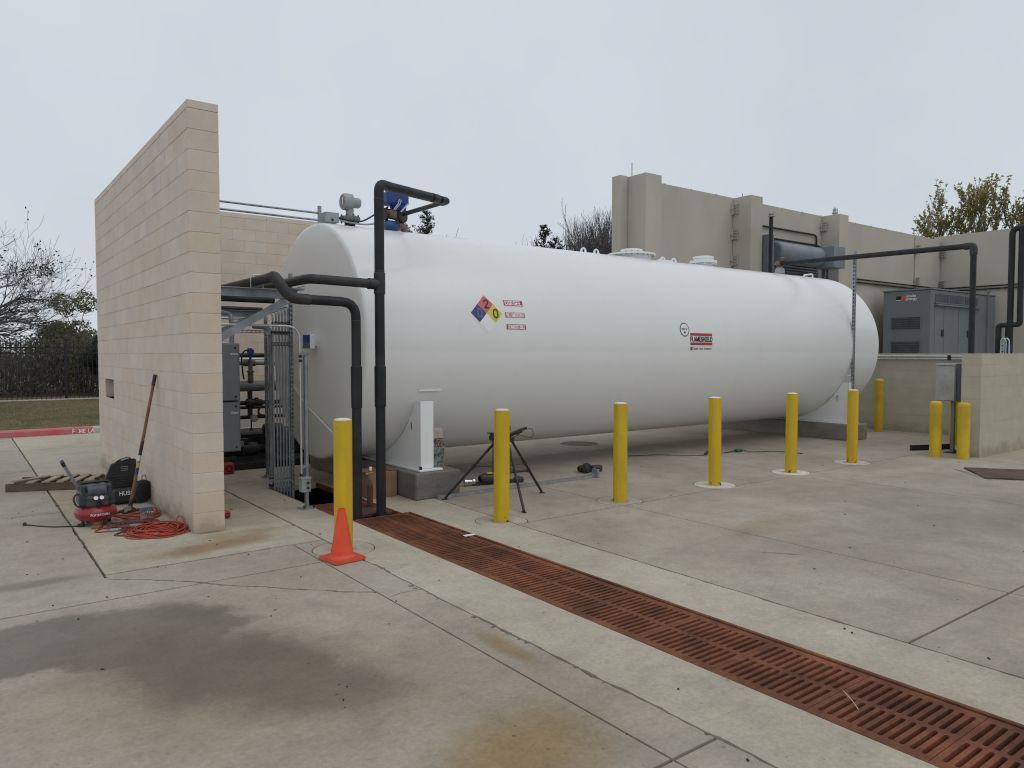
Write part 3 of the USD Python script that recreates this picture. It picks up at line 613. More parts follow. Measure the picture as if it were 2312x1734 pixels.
# decals wrapped on the shell
def wrap(mesh, x0, ang, w0):
    v = mesh.vertices; th = math.radians(ang)+v[:, 1]/RT; r = RT+w0+v[:, 2]
    return trimesh.Trimesh(np.stack([x0+v[:, 0], YT-r*np.cos(th), ZT+r*np.sin(th)], 1), mesh.faces.copy(), process=False)
def sheet(poly, h=.04):
    """a polygon split into small triangles so that it can follow the curved shell"""
    x0, y0, x1, y1 = poly.bounds; ms = []
    for yy in np.arange(y0, y1, h):
        q = poly.intersection(sbox(x0-1, yy, x1+1, min(yy+h, y1)))
        for z in getattr(q, 'geoms', [q]):
            if z.area > 1e-8 and z.geom_type == 'Polygon':
                v, f = trimesh.creation.triangulate_polygon(z, engine='earcut'); ms.append(trimesh.Trimesh(np.column_stack([v, np.zeros(len(v))]), f, process=False))
    return trimesh.util.concatenate(ms)
def decal(nm, poly, x0, ang, lift, mt, par): return obj(nm, wrap(sheet(poly), x0, ang, lift), mt, par, True)
def dtext(nm, t, h, x, y, x0, ang, lift, mt, par, sx=1.0):
    m = meshkit.text_mesh(t, h, .0008, True); m.vertices[:, 0] *= sx; m.vertices += (x, y, 0); return obj(nm, wrap(m, x0, ang, lift), mt, par)
hd = .262; dia = Polygon([(0, hd), (hd, 0), (0, -hd), (-hd, 0)])
q = hd/2
D = decal('hazard_diamond', dia.buffer(.012, join_style=2), 5.72, 13.7, .002, m_signwht, TK)
for nm, mt, cx, cy in (('red_quarter', m_firered, 0, q), ('blue_quarter', m_blued, -q, 0), ('yellow_quarter', m_signyel, q, 0), ('white_quarter', m_signwht, 0, -q)):
    decal(nm, affinity.translate(Polygon([(0, q-.003), (q-.003, 0), (0, -q+.003), (-q+.003, 0)]), cx, cy), 5.72, 13.7, .0035, mt, D)
for t_, cx, cy, mt in (('2', 0, q, m_ink), ('0', -q, 0, m_greydec), ('0', q, 0, m_ink)): dtext('number', t_, .125, cx-.042, cy-.062, 5.72, 13.7, .005, mt, D, .95)
for t_, a, w, h, sx, th_ in (('DIESEL', 19.5, .325, .082, .98, .062), ('NO SMOKING', 13.3, .335, .072, .62, .058), ('COMBUSTIBLE', 7.4, .335, .072, .56, .055)):
    S_ = decal('warning_sign', sbox(-w/2-.006, -h/2-.006, w/2+.006, h/2+.006), 6.195, a, .002, m_signwht, TK)
    decal('panel', sbox(-w/2, -h/2, w/2, h/2), 6.195, a, .0035, m_signred, S_)
    tm = meshkit.text_mesh(t_, th_, .0008, True); wd = tm.bounds[1][0]-tm.bounds[0][0]; tm.vertices[:, 0] = (tm.vertices[:, 0]-tm.bounds[0][0]-wd/2)*(w*.88/wd); tm.vertices[:, 1] -= th_/2
    tm = trimesh.util.concatenate([trimesh.Trimesh(tm.vertices+np.array([dx, 0, 0.00005*k]), tm.faces) for k, dx in enumerate((-.0014, .0014))])
    obj('lettering', wrap(tm, 6.195, a, .005), m_signwht, S_)
Fl = decal('maker_sign', sbox(-.292, -.108, .292, .108), 10.145, 2.9, .002, m_signwht, TK)
for yb in (.056, -.100): decal('bar', sbox(-.288, yb, .288, yb+.046), 10.145, 2.9, .0035, m_signred, Fl)
tm = meshkit.text_mesh('FLAMESHIELD', .082, .0008, True); wd = tm.bounds[1][0]-tm.bounds[0][0]; tm.vertices[:, 0] = (tm.vertices[:, 0]-tm.bounds[0][0]-wd/2)*(.575/wd); tm.vertices[:, 1] -= .040
tm = trimesh.util.concatenate([trimesh.Trimesh(tm.vertices+np.array([dx, dy, 0.00005*k]), tm.faces) for k, (dx, dy) in enumerate(((-.0025, 0), (.0025, 0), (0, .002)))])
obj('lettering', wrap(tm, 10.145, 2.9, .005), m_ink, Fl)
decal('badge', sbox(-.285, -.185, -.225, -.13), 10.145, 2.9, .002, m_greydec, Fl)
tm = meshkit.text_mesh('Steel Tank Institute', .032, .0008, False); wd = tm.bounds[1][0]-tm.bounds[0][0]; tm.vertices[:, 0] = (tm.vertices[:, 0]-tm.bounds[0][0])*(.48/wd)-.21; tm.vertices[:, 1] -= .175
obj('lettering', wrap(tm, 10.145, 2.9, .003), m_ink, Fl)
Lg = decal('round_emblem', Point(0, 0).buffer(.118, 24), 9.725, 8.5, .002, m_greydec, TK)
decal('disc', Point(0, 0).buffer(.098, 24), 9.725, 8.5, .0035, m_signwht, Lg)
def star(cx, cy, s_): return Polygon([(cx+(s_ if k % 2 == 0 else s_*.30)*math.cos(k*PI/4), cy+(s_ if k % 2 == 0 else s_*.30)*math.sin(k*PI/4)) for k in range(8)])
decal('star', star(.042, .012, .042), 9.725, 8.5, .005, m_orgdec, Lg); decal('star', star(.0, -.045, .044), 9.725, 8.5, .005, m_blued, Lg)
dtext('lettering', 'Steel', .030, -.085, .0, 9.725, 8.5, .005, m_ink, Lg, .9)
# document box on the near head
t = thing('document_box', 'small white document box with a dark blue picture panel on the near tank end', 'document box', (3.75, 9.4, 1.9))
obj('case', B().box(3.70, 9.275, 1.89, 3.765, 9.525, 2.085, .006), m_white, t); obj('picture_panel', B().box(3.694, 9.287, 1.968, 3.6995, 9.513, 2.076), m_blued, t); obj('lower_panel', B().box(3.694, 9.287, 1.90, 3.6995, 9.513, 1.968), M('dull_print', (.12, .11, .11), .4), t); obj('standoff', B().box(3.765, 9.34, 1.93, 3.87, 9.46, 2.04), m_white, t)
# footings
def footing(lab, xa, xb):
    t = thing('tank_footing', lab, 'footing', ((xa+xb)/2, YT, 0))
    b = B().box(xa, 7.99, 0, xb, 11.43, .332, .012).done(); b = b.subdivide().subdivide().subdivide()
    b.vertices += (meshkit.fbm(b.vertices*9, 3, 2)[:, None]-.5)*np.array([.02, .02, 0])*np.sign(b.vertices-b.vertices.mean(0)) ; obj('concrete_block', b, m_plinth, t)
footing('rough grey concrete block footing under the near saddle of the tank', 4.53, 5.19); footing('long grey concrete block footing under the far saddle of the tank', 14.88, 15.52)

# ================================================================== BOLLARDS, CONE
def bollard_at(x, y, lab):
    t = thing('bollard', lab, 'bollard', (x, y, 0), 'pipe bollards along the white tank')
    obj('post', B().lathe([(.086, 0), (.086, 1.21), (.083, 1.214), (.078, 1.214)], (x, y, 0), n=32), m_yellow, t, 40)
    obj('cap', B().lathe([(.078, 1.214), (.070, 1.221), (.045, 1.228), (0, 1.231)], (x, y, 0), n=32), m_capwhite, t, 40)
    return t
labs = ['nearest yellow bollard, right behind the orange cone', 'yellow bollard standing in front of the black pipe stand', 'third yellow bollard from the left, right of the pipe stand',
        'fourth yellow bollard from the left, mid-length along the tank', 'fifth yellow bollard from the left, before the far footing', 'yellow bollard in front of the tall perforated strut post']
b0 = bollard_at(*BOL[0], labs[0])
for k, ((x, y), lb) in enumerate(zip(BOL[1:], labs[1:])): dup(b0, (x, y, 0), lb, rotz=50*k+20, lean=(.5, -.35, .45, -.5, .3)[k])
def dome_bollard(x, y, h, lab):
    t = thing('domed_bollard', lab, 'bollard', (x, y, 0), 'dome-topped yellow bollards by the low walls')
    obj('sleeve', B().lathe([(.098, 0), (.098, h-.07)], (x, y, 0), n=28), m_yellow2, t, 40)
    obj('dome_cap', B().lathe([(.101, h-.085), (.101, h-.055), (.094, h-.03), (.07, h-.008), (.03, h), (0, h+.001)], (x, y, 0), n=28), m_yellow2, t, 60)
    return t
dome_bollard(17.25, 8.61, 1.24, 'dome-topped yellow bollard standing alone against the far low wall')
dome_bollard(13.87, 5.91, .99, 'dome-topped yellow bollard at front left of the steel cabinet')
dome_bollard(13.98, 5.50, .985, 'dome-topped yellow bollard at the corner of the right-hand low wall')
dome_bollard(15.9, 6.42, .99, 'dome-topped yellow bollard half hidden behind the steel cabinet post')
CX, CY = 2.705, 6.10
t = thing('traffic_cone', 'small plain orange traffic cone at the foot of the nearest yellow bollard', 'traffic cone', (CX, CY, 0))
cb = Polygon([(-.14, -.14), (.14, -.14), (.14, .14), (-.14, .14)]).buffer(.012)
bb = B().prism(cb, .006, .028).prism(cb.buffer(-.012), .0265, .036); bm = bb.done(); bm.apply_transform(trimesh.transformations.rotation_matrix(.12, Z_)); bm.apply_translation((CX, CY, 0)); obj('base', bm, m_orange, t)
obj('body', B().lathe([(.122, .034), (.108, .046), (.100, .060), (.034, .440), (.036, .444), (.034, .457), (.026, .458), (.024, .440)], (CX, CY, 0), n=32), m_orange, t, 45)
for sx, sy in ((-1, -1), (1, -1), (1, 1), (-1, 1)): obj('foot', B().box(CX+sx*.10-.02, CY+sy*.10-.02, 0, CX+sx*.10+.02, CY+sy*.10+.02, .008), m_orange, t)

# ================================================================== BLACK PIPES, VALVES, INSTRUMENTS
P1, P2 = np.array([3.845, 7.585]), np.array([3.548, 7.572])
t = thing('vent_pipe', 'tall black pipe with a bent arm reaching over the near end of the tank', 'pipe', (*P1, 0))
AE = (5.10, 8.20, 3.795)
obj('riser', B().tube([(*P1, -.62), (*P1, 3.735), (4.02, 7.67, 3.735), (4.95, 8.12, 3.785)], .056, 20, .15), m_pipe, t, 45)
obj('reducer', B().lathe([(.058, -.17), (.058, -.03), (.036, 0), (.036, .05)], (4.95, 8.12, 3.785), (AE[0]-4.95, AE[1]-8.12, .01), 20), m_pipe, t, 40)
obj('elbow', B().tube([(5.0, 8.14, 3.79), (5.125, 8.185, 3.795), (5.135, 8.33, 3.80)], .046, 14, .06), m_pipew, t, 45)
obj('return_pipe', B().tube([(5.13, 8.22, 3.795), (5.20, 9.50, 3.83)], .031, 14), m_pipe, t, 45)
obj('sleeve', B().lathe([(.058, -.235), (.064, -.225), (.066, .225), (.058, .235)], (*P1, 1.455), n=24), m_pipe, t, 40)
obj('tee', B().lathe([(.060, -.12), (.064, -.115), (.064, .115), (.060, .12)], (*P1, 2.62), n=24).cyl((P1[0], P1[1], 2.61), (P1[0]-.14, P1[1], 2.61), .062, 20), m_pipew, t, 40)
for z in (2.49, 2.75, 3.55): obj('weld_ring', B().lathe([(.056, -.006), (.0595, 0), (.056, .006)], (*P1, z), n=24), m_pipew, t)
obj('branch', B().tube([(P1[0]-.1, P1[1], 2.61), (3.02, P1[1], 2.625), (3.02, 12.2, 2.64)], .052, 18, .14), m_pipew, t, 45)
t = thing('fuel_pipe', 'black pipe with a rounded shoulder dropping into the trench left of the tall riser', 'pipe', (*P2, 0))
obj('riser', B().tube([(*P2, -.62), (*P2, 2.39), (2.80, P2[1], 2.405), (2.66, P2[1]+.02, 2.63), (2.70, 8.0, 2.635), (2.70, 12.2, 2.64)], .0525, 20, .17), m_pipe, t, 45)
obj('sleeve', B().lathe([(.054, -.235), (.060, -.225), (.062, .225), (.054, .235)], (*P2, 1.455), n=24), m_pipe, t, 40)
for z in (2.19,): obj('weld_ring', B().lathe([(.052, -.006), (.056, 0), (.052, .006)], (*P2, z), n=24), m_pipew, t)
obj('elbow', B().tube([(3.02, P2[1], 2.40), (2.80, P2[1], 2.405), (2.66, P2[1]+.02, 2.63), (2.70, 7.82, 2.635)], .0575, 18, .16), m_pipew, t, 45)
# clock gauge
GX, GY = 4.47, 9.71
t = thing('tank_gauge', 'pale grey round level gauge on a flanged neck atop the near end of the tank', 'gauge', (GX, GY, 3.58))
obj('nozzle', B().lathe([(.075, -.04), (.075, .125)], (GX, GY, 3.57), n=24), m_iron, t, 40)
F_ = obj('flange', B().lathe([(.075, .11), (.135, .112), (.145, .125), (.145, .165), (.12, .175), (0, .18)], (GX, GY, 3.57), n=28), m_greybox, t, 40)
for a in np.arange(8)*2*PI/8: obj('bolt', B().cyl((GX+.122*math.cos(a), GY+.122*math.sin(a), 3.655), (GX+.122*math.cos(a), GY+.122*math.sin(a), 3.762), .012, 6), m_iron, F_)
obj('neck', B().lathe([(.055, 0), (.055, .16)], (GX+.0, GY, 3.75), n=20), m_boxlt, t, 40)
Hd = obj('head', B().lathe([(0, -.115), (.095, -.115), (.112, -.10), (.116, -.08), (.116, .02), (.095, .03), (.072, .035), (.072, .13), (.06, .15), (.03, .155), (0, .155)], (GX, GY, 3.945), (1, 0, 0), 32), m_boxlt, t, 40)
obj('dial', B().lathe([(0, -.118), (.088, -.118), (.09, -.114)], (GX, GY, 3.945), (1, 0, 0), 28), M('gauge_glass', (.10, .07, .08), .15, var=.3, scale=15), Hd)
obj('dial_strip', B().box(GX-.1195, GY-.035, 3.96, GX-.118, GY-.012, 4.0).box(GX-.1195, GY-.04, 3.90, GX-.118, GY-.02, 3.96), m_signwht, Hd)
t = thing('junction_box', 'small grey-green junction box on a strut stub at the crown of the tank edge', 'junction box', (4.17, 9.71, 3.6))
obj('case', B().box(4.08, 9.64, 3.63, 4.28, 9.78, 3.765, .006), m_boxlt, t); obj('strut', B().box(4.005, 9.69, 3.56, 4.045, 9.73, 3.84), m_galvd, t); obj('cover_screw', B().cyl((4.18, 9.637, 3.66), (4.18, 9.641, 3.66), .02, 8), m_iron, t)
def conduit(label, pts, r, bend=.12, mt=None, group=None, cat='conduit', couple=()):
    t = thing('conduit', label, cat, pts[0], group); obj('tube', B().tube(pts, r, 10, bend), mt or m_galvd, t, 45)
    for p, q in couple: obj('coupling', B().cyl(p, q, r*1.45, 10), m_iron, t, 40)
    return t
conduit('upper thin grey conduit from the tall block wall to the crown of the tank', [(2.195, 9.72, 3.75), (4.01, 9.72, 3.745)], .014)
conduit('lower thin grey conduit from the tall block wall to the crown of the tank', [(2.195, 9.70, 3.65), (4.06, 9.70, 3.645)], .014)
conduit('dark flexible conduit looping past the round gauge to the blue valve, upper one', spline([(4.28, 9.66, 3.70), (4.42, 9.55, 3.655), (4.6, 9.55, 3.68), (4.85, 9.6, 3.83), (5.02, 9.62, 3.93)]), .012, 0, m_iron)
conduit('grey flexible conduit passing under the round gauge flange, lower one', spline([(4.28, 9.62, 3.66), (4.45, 9.5, 3.62), (4.65, 9.52, 3.63), (4.9, 9.6, 3.69), (5.1, 9.62, 3.72)]), .012, 0, m_galvd)
t = thing('actuated_valve', 'bright blue actuator and bronze valve beside the black arm on the tank crown', 'valve', (5.2, 9.65, 3.6))
obj('actuator', B().box(4.97, 9.54, 3.965, 5.33, 9.76, 4.155, .03).box(5.02, 9.58, 4.15, 5.28, 9.72, 4.185, .015), m_blue, t)
obj('gear_housing', B().lathe([(.06, 0), (.10, .03), (.12, .07), (.12, .10), (0, .11)], (5.2, 9.65, 3.87), n=16), m_blue, t, 40)
obj('handle', B().tube([(5.06, 9.52, 3.88), (5.12, 9.50, 3.97), (5.14, 9.5, 4.03), (5.17, 9.5, 4.03), (5.15, 9.5, 3.97), (5.08, 9.52, 3.88)], .008, 6).bar((5.16, 9.50, 3.86), (5.27, 9.49, 3.98), .02, .02), m_alu, t, 45)
obj('body', B().lathe([(.055, -.14), (.06, -.10), (.075, -.04), (.075, .04), (.06, .10), (.055, .14)], (5.12, 9.65, 3.84), (.9, -.2, -.1), 18), m_bronze, t, 40)
obj('flange', B().lathe([(0, -.03), (.105, -.03), (.108, .0), (.105, .03), (0, .03)], (5.24, 9.60, 3.83), (.5, -.8, 0), 24).lathe([(0, -.02), (.09, -.02), (.09, .02), (0, .02)], (5.0, 9.66, 3.83), (1, 0, 0), 20), m_iron, t, 40)
obj('union', B().cyl((5.2, 9.65, 3.62), (5.2, 9.65, 3.80), .05, 12), m_bronze, t, 40)
obj('lower_valve', B().lathe([(.0, -.17), (.065, -.17), (.085, -.12), (.085, -.02), (.07, .03)], (5.14, 9.65, 3.665), (1, 0, 0), 18), m_blue2, t, 40)
obj('elbow', B().tube([(5.12, 9.65, 3.68), (5.30, 9.65, 3.70), (5.32, 9.65, 3.52)], .052, 14, .09).lathe([(.065, -.03), (.065, .03)], (5.22, 9.65, 3.69), (1, 0, 0), 16), m_bronze, t, 45)
# far right: small fitting, cross pipe, tall perforated post
t = thing('cross_pipe', 'long black pipe from the tank crown across to a drop behind the right low wall', 'pipe', (14.85, 9.71, 3.57))
obj('ball_valve', B().lathe([(.07, -.02), (.10, .03), (.11, .09), (.10, .15), (.06, .19), (.045, .2)], (14.85, YT, 3.57), n=16), m_boxlt, t, 40)
obj('fitting', B().lathe([(.05, 0), (.07, .03), (.05, .10)], (14.85, YT, 3.75), n=12).cyl((14.72, YT, 3.84), (14.9, YT, 3.84), .055, 10).lathe([(.03, 0), (.07, .04), (.075, .09), (0, .12)], (14.87, YT-.05, 3.87), n=12), m_bronze, t, 40)
obj('pipe', B().tube([(14.85, YT, 3.84), (14.85, 5.75, 3.79), (14.85, 5.75, 0)], .052, 14, .02), m_pipe, t, 45)
obj('elbow', B().tube([(14.85, 5.90, 3.79), (14.85, 5.75, 3.79), (14.85, 5.75, 3.62)], .064, 14, .06), m_pipew, t, 45)
def strut_post(name, label, x, y, z0, z1, ax=0, w=.041, plate=True, holes=True, wide=1.0, both=False):
    """galvanised slotted channel standing upright; ax turns its slotted face"""
    t = thing(name, label, 'strut post', (x, y, max(z0, 0)))
    b = B(); h = w/2*wide; th = .003
    b.box(x+h-th, y-h, z0, x+h, y+h, z1).box(x-h+th, y+h-th, z0, x+h-th, y+h, z1)
    web = sbox(-h, z0, h, z1)
    if holes: web = web.difference(unary_union([LineString([(0, z), (0, z+.024*wide)]).buffer(.0105*wide, 3) for z in np.arange(max(z0, 0)+.05, z1-.05, .060*wide)]))
    b.add(B().plate(web, (x, y-h+th, 0), X_, Z_, th).done()).add(B().plate(web, (x-h+th, y, 0), -Y_, Z_, th).done())
    bm = b.done()
    if ax: rot_about(bm, ax, Z_, (x, y, 0))
    obj('channel', bm, m_galv, t)
    if plate: obj('base_plate', B().box(x-.085, y-.085, 0, x+.085, y+.085, .010, .002), m_galvd, t); obj('anchor', B().cyl((x-.06, y-.06, .01), (x-.06, y-.06, .05), .008, 6).cyl((x+.06, y-.06, .01), (x+.06, y-.06, .04), .008, 6), m_iron, t)
    return t
strut_post('strut_post', 'very tall perforated strut post carrying the cross pipe at the far tank end', 15.12, 8.12, 0, 3.98, 0, wide=1.35)
# double riser beyond the right wall, hand truck
t = thing('riser_pipes', 'pair of black riser pipes joined by a bend at the top right edge', 'pipe', (18.5, 6.3, 0))
obj('riser', B().tube([(18.5, 6.40, 1.2), (18.5, 6.40, 4.545), (18.5, 6.0, 4.56)], .062, 14, .12), m_pipe, t, 45); obj('riser', B().tube([(18.5, 5.2, 4.53), (18.5, 6.22, 4.53), (18.5, 6.215, 2.46), (18.5, 6.62, 2.45), (18.5, 6.62, 1.0)], .058, 14, .06), m_pipe, t, 45)
obj('drop', B().cyl((18.5, 6.47, 2.42), (18.5, 6.47, 1.0), .022, 8).tube([(18.5, 6.62, 2.0), (18.5, 6.45, 2.0)], .012, 6).tube([(18.5, 6.66, 1.87), (18.5, 6.45, 1.87)], .012, 6), m_pipe, t, 45)
t = thing('hand_truck', 'blue hand truck with two pale rounded handles just above the right low wall', 'hand truck', (18.2, 6.35, 0))
for y in (6.46, 6.40): obj('handle', B().tube([(18.2, y, .5), (18.2, y, 2.12), (18.2, y-.05, 2.17), (18.2, y-.10, 2.10), (18.2, y-.10, 1.5)], .015, 8, .03), m_alu, t, 45)
obj('frame', B().box(18.22, 6.28, .4, 18.26, 6.40, 2.02, .006), m_blued, t)
for k, z in enumerate((1.765, 1.71)):
    conduit(('upper', 'lower')[k]+' of two bright conduits along the top of the far low wall', [(17.69, 13.0, z), (17.69, 6.95, z), (17.5, 6.6, z-.06)], .02, .1, m_alu, couple=[((17.69, 7.32, z), (17.69, 7.25, z))])
# stainless cabinet
t = thing('control_cabinet', 'stainless steel control cabinet on a post between the dome-topped yellow bollards', 'cabinet', (14.6, 6.0, 0))
obj('case', B().box(14.575, 5.885, .955, 14.86, 6.235, 1.60, .008), m_stain, t); obj('door', B().box(14.553, 5.895, .965, 14.574, 6.225, 1.59, .006), m_stain, t); obj('side_box', B().box(14.60, 5.79, .95, 14.84, 5.884, 1.56, .006), m_gend, t)
obj('sun_hood', B().box(14.56, 5.88, 1.605, 14.87, 6.24, 1.645, .004), m_stain, t)
obj('post', B().box(14.65, 5.93, .01, 14.71, 5.99, .955), m_greybox, t); obj('base_plate', B().box(14.55, 5.86, 0, 14.80, 6.06, .014).box(14.62, 5.80, .014, 14.7, 5.9, .06), m_iron, t)
obj('supply_conduit', B().tube([(17.4, 6.55, 1.70), (15.0, 5.95, 1.78), (14.8, 5.86, 1.70), (14.72, 5.84, 1.56)], .018, 8, .12).tube([(17.4, 6.5, 1.66), (15.0, 5.9, 1.72), (14.84, 5.85, 1.64), (14.78, 5.84, 1.54)], .018, 8, .1), m_galvd, t, 45)
t = thing('steel_channel', 'low black steel channel on the ground behind the cabinet post', 'channel', (15.4, 6.6, 0)); obj('channel', B().bar((14.35, 6.55, .05), (15.2, 6.2, .05), .05, .10), m_ink, t)

# ================================================================== GENERATOR
gX, gY, gZ = 26.45, 11.51, 4.05
t = thing('generator', 'blue-grey generator enclosure with louvred openings and a red and black emblem', 'generator', (29, 12.3, 0))
obj('body', B().box(gX, gY, .3, 31.78, 13.13, gZ-.05, .02), m_gen, t); obj('roof', B().box(gX-.03, gY-.03, gZ-.05, 31.81, 13.16, gZ, .01), m_gen, t); obj('base_skid', B().box(gX+.05, gY+.05, 0, 31.7, 13.1, .3), m_gend, t)
for z0, z1 in ((2.68, 3.08), (1.85, 2.24)):
    v_ = obj('vent_opening', B().box(gX-.012, 11.85, z0, gX-.002, 12.82, z1), m_gend, t)
    for z in np.arange(z0+.03, z1, .08): obj('slat', B().bar((gX-.02, 11.86, z), (gX-.02, 12.81, z), .02, .03, (1, 0, 1)), m_gend, v_)
    obj('frame', B().box(gX-.025, 11.81, z1, gX-.003, 12.86, z1+.04).box(gX-.025, 11.81, z0-.03, gX-.003, 11.85, z1), m_gen, v_)
for a, b in ((26.74, 27.82), (27.9, 29.02), (29.1, 30.2)): obj('window_vent', B().box(a, gY-.012, 3.59, b, gY-.002, 3.87), m_gend, t)
obj('shelf', B().box(26.68, gY-.10, 3.47, 30.3, gY-.002, 3.52).box(26.7, gY-.05, 3.54, 30.25, gY-.003, 3.575), m_gen, t)
for x in (27.31, 29.38): obj('latch', B().box(x-.06, gY-.05, 2.42, x+.06, gY-.003, 2.66, .02), m_black, t)
for x in (26.72, 27.42, 28.6, 29.75): obj('door_seam', B().box(x, gY-.004, 1.0, x+.02, gY-.001, 3.45), m_gend, t)
obj('corner_post', B().box(31.0, gY-.06, .3, 31.10, gY-.003, 4.0).cyl((31.05, gY-.03, 3.95), (31.05, gY-.03, 4.12), .03, 8).cyl((31.05, gY-.03, 4.12), (31.05, gY-.03, 4.16), .09, 8), m_gen, t)
sk_ = lambda w, h: Polygon([(0, 0), (w, 0), (w+h*.25, h), (h*.25, h)])
e_ = obj('emblem', B().plate(sk_(.17, .13), (gX-.004, 12.70, 3.70), -Y_, Z_, .003), m_ink, t); obj('underline', B().plate(sk_(.17, .02), (gX-.004, 12.70, 3.67), -Y_, Z_, .003), m_signwht, e_); obj('red_block', B().plate(sk_(.16, .17), (gX-.004, 12.53, 3.665), -Y_, Z_, .003), m_firered, e_)
obj('lettering', B().add(text('onsite', .085, (gX-.004, 12.345, 3.775), -Y_, Z_, True, .003)).add(text('energy', .085, (gX-.004, 12.36, 3.675), -Y_, Z_, True, .003)), m_signwht, t)

# ================================================================== PIPE RACK, CABINETS AND SKID BEHIND THE TALL WALL
t = thing('pipe_bracket', 'galvanised steel beam with a diagonal brace carrying the black pipes off the tall wall', 'bracket', (2.6, 8.3, 2.5))
obj('beam', B().box(2.195, 8.245, 2.545, 3.16, 8.355, 2.555).box(2.195, 8.245, 2.455, 3.16, 8.355, 2.463).box(2.195, 8.29, 2.463, 3.16, 8.30, 2.545), m_galvd, t)
obj('brace', B().bar((3.02, 8.27, 2.43), (2.20, 8.27, 1.945), .008, .082).bar((3.02, 8.29, 2.468), (2.20, 8.29, 1.983), .045, .006), m_galvd, t)
obj('pipe_clamp', B().tube([(2.77, 8.3, 2.50), (2.77, 8.3, 2.66), (2.745, 8.3, 2.70), (2.66, 8.3, 2.70), (2.635, 8.3, 2.66), (2.635, 8.3, 2.50)], .006, 6, .03), m_alu, t, 45)
obj('end_clip', B().box(3.10, 8.22, 2.556, 3.22, 8.34, 2.572).bar((3.12, 8.25, 2.57), (3.22, 8.22, 2.60), .02, .008), m_galvd, t)
t = thing('pipe_bracket', 'second galvanised bracket farther back between tall wall and perforated posts', 'bracket', (2.9, 10.9, 2.4))
obj('beam', B().box(2.195, 10.85, 2.36, 3.60, 10.96, 2.367).box(2.195, 10.85, 2.445, 3.60, 10.96, 2.452).box(2.195, 10.90, 2.367, 3.60, 10.908, 2.445), m_galvd, t); obj('brace', B().bar((3.45, 10.88, 2.36), (2.2, 10.88, 1.75), .03, .06), m_galvd, t)
pipething('process_pipe', 'black pipe crossing behind the brace just under the galvanised beam', [(2.2, 11.0, 2.63), (3.83, 11.0, 2.62)], .048, m_pipe, 0)
pipething('process_pipe', 'lower black pipe running from the tall wall under the first black cross pipe', [(2.2, 11.3, 2.50), (3.75, 11.3, 2.49)], .04, m_pipe, 0)
conduit('fat bright conduit with a coupling behind the diagonal brace', [(2.2, 10.8, 2.40), (2.78, 10.8, 2.40), (3.0, 11.3, 2.42)], .035, .2, m_alu, couple=[((2.72, 10.8, 2.40), (2.77, 10.8, 2.40))])
conduit('bright thin conduit below the fat one behind the brace', [(2.2, 10.7, 2.33), (3.4, 10.9, 2.33)], .016, 0, m_alu)
sp1 = strut_post('strut_post', 'shorter perforated strut post left of the row of vertical conduits', 3.655, 10.86, 0, 2.37)
strut_post('strut_post', 'tall perforated strut post right of the row of vertical conduits', 3.62, 9.75, -.75, 2.90, plate=False)
t = thing('cross_strut', 'horizontal slotted strut bracing the row of vertical conduits to the tall wall', 'strut', (2.9, 10.5, 2.13))
wb = sbox(0, 0, 1.5, .042).difference(unary_union([LineString([(x, .021), (x+.028, .021)]).buffer(.009, 3) for x in np.arange(.04, 1.45, .06)]))
obj('channel', B().plate(wb, (2.2, 10.42, 2.115), X_, Z_, .004).box(2.2, 10.421, 2.115, 3.7, 10.45, 2.119).box(2.2, 10.421, 2.153, 3.7, 10.45, 2.157), m_galv, t)
t = thing('conduit_clamp_bar', 'strut bar with dark clamps holding the tops of the vertical conduits', 'strut', (3.5, 9.8, 2.1)); obj('channel', B().box(3.3, 9.79, 2.08, 3.66, 9.83, 2.12), m_galvd, t); obj('clamp', B().box(3.36, 9.73, 2.10, 3.60, 9.79, 2.125), m_iron, t)
t = thing('conduit_clamp_bar', 'low strut bar with clamps near the feet of the vertical conduits', 'strut', (3.5, 9.8, .1)); obj('channel', B().box(3.32, 9.79, .10, 3.66, 9.83, .14), m_galvd, t); obj('clamp', B().box(3.36, 9.72, .105, 3.60, 9.79, .13), m_galv, t)
CG = 'thin vertical conduits between the two strut posts'
for k, x in enumerate((3.375, 3.42, 3.46, 3.502, 3.543, 3.583)):
    zt2 = 2.36+.018*k
    t = thing('conduit', ('leftmost', 'second', 'third', 'fourth', 'fifth', 'rightmost')[k]+' of the six thin vertical conduits between the perforated strut posts, counted from the left', 'conduit', (x, 9.75, 0), CG)
    obj('tube', B().tube([(x, 9.75, -.78), (x, 9.75, zt2), (x-.02, 10.3, zt2+.03)], .0125, 8, .07), m_galvd, t, 45)
    for zc in (1.955, 2.22+.01*(k % 2)): obj('coupling', B().cyl((x, 9.75, zc-.022), (x, 9.75, zc-.006), .021, 10).cyl((x, 9.75, zc+.006), (x, 9.75, zc+.022), .021, 10), m_iron, t, 40); 
    obj('coupling_ring', B().cyl((x, 9.75, 1.949), (x, 9.75, 1.961), .018, 10), m_chrome, t, 40)
t = conduit('fat grey vertical conduit with a dark coupling at its foot beside the thin ones', [(3.42, 9.98, -.75), (3.42, 9.98, 2.18), (3.3, 10.3, 2.2)], .030, .1)
obj('coupling', B().cyl((3.42, 9.98, .02), (3.42, 9.98, .05), .046, 14).cyl((3.42, 9.98, .09), (3.42, 9.98, .13), .046, 14), m_iron, t, 40); obj('coupling_ring', B().cyl((3.42, 9.98, .05), (3.42, 9.98, .09), .04, 14), m_chrome, t, 40)
strut_post('strut_post', 'plain galvanised post on a bolted foot plate holding the push-button box', 3.28, 8.38, 0, 1.83, holes=False)
t = thing('push_button_box', 'light grey push-button box with two dark knobs low on the galvanised post', 'control box', (3.23, 8.3, .22))
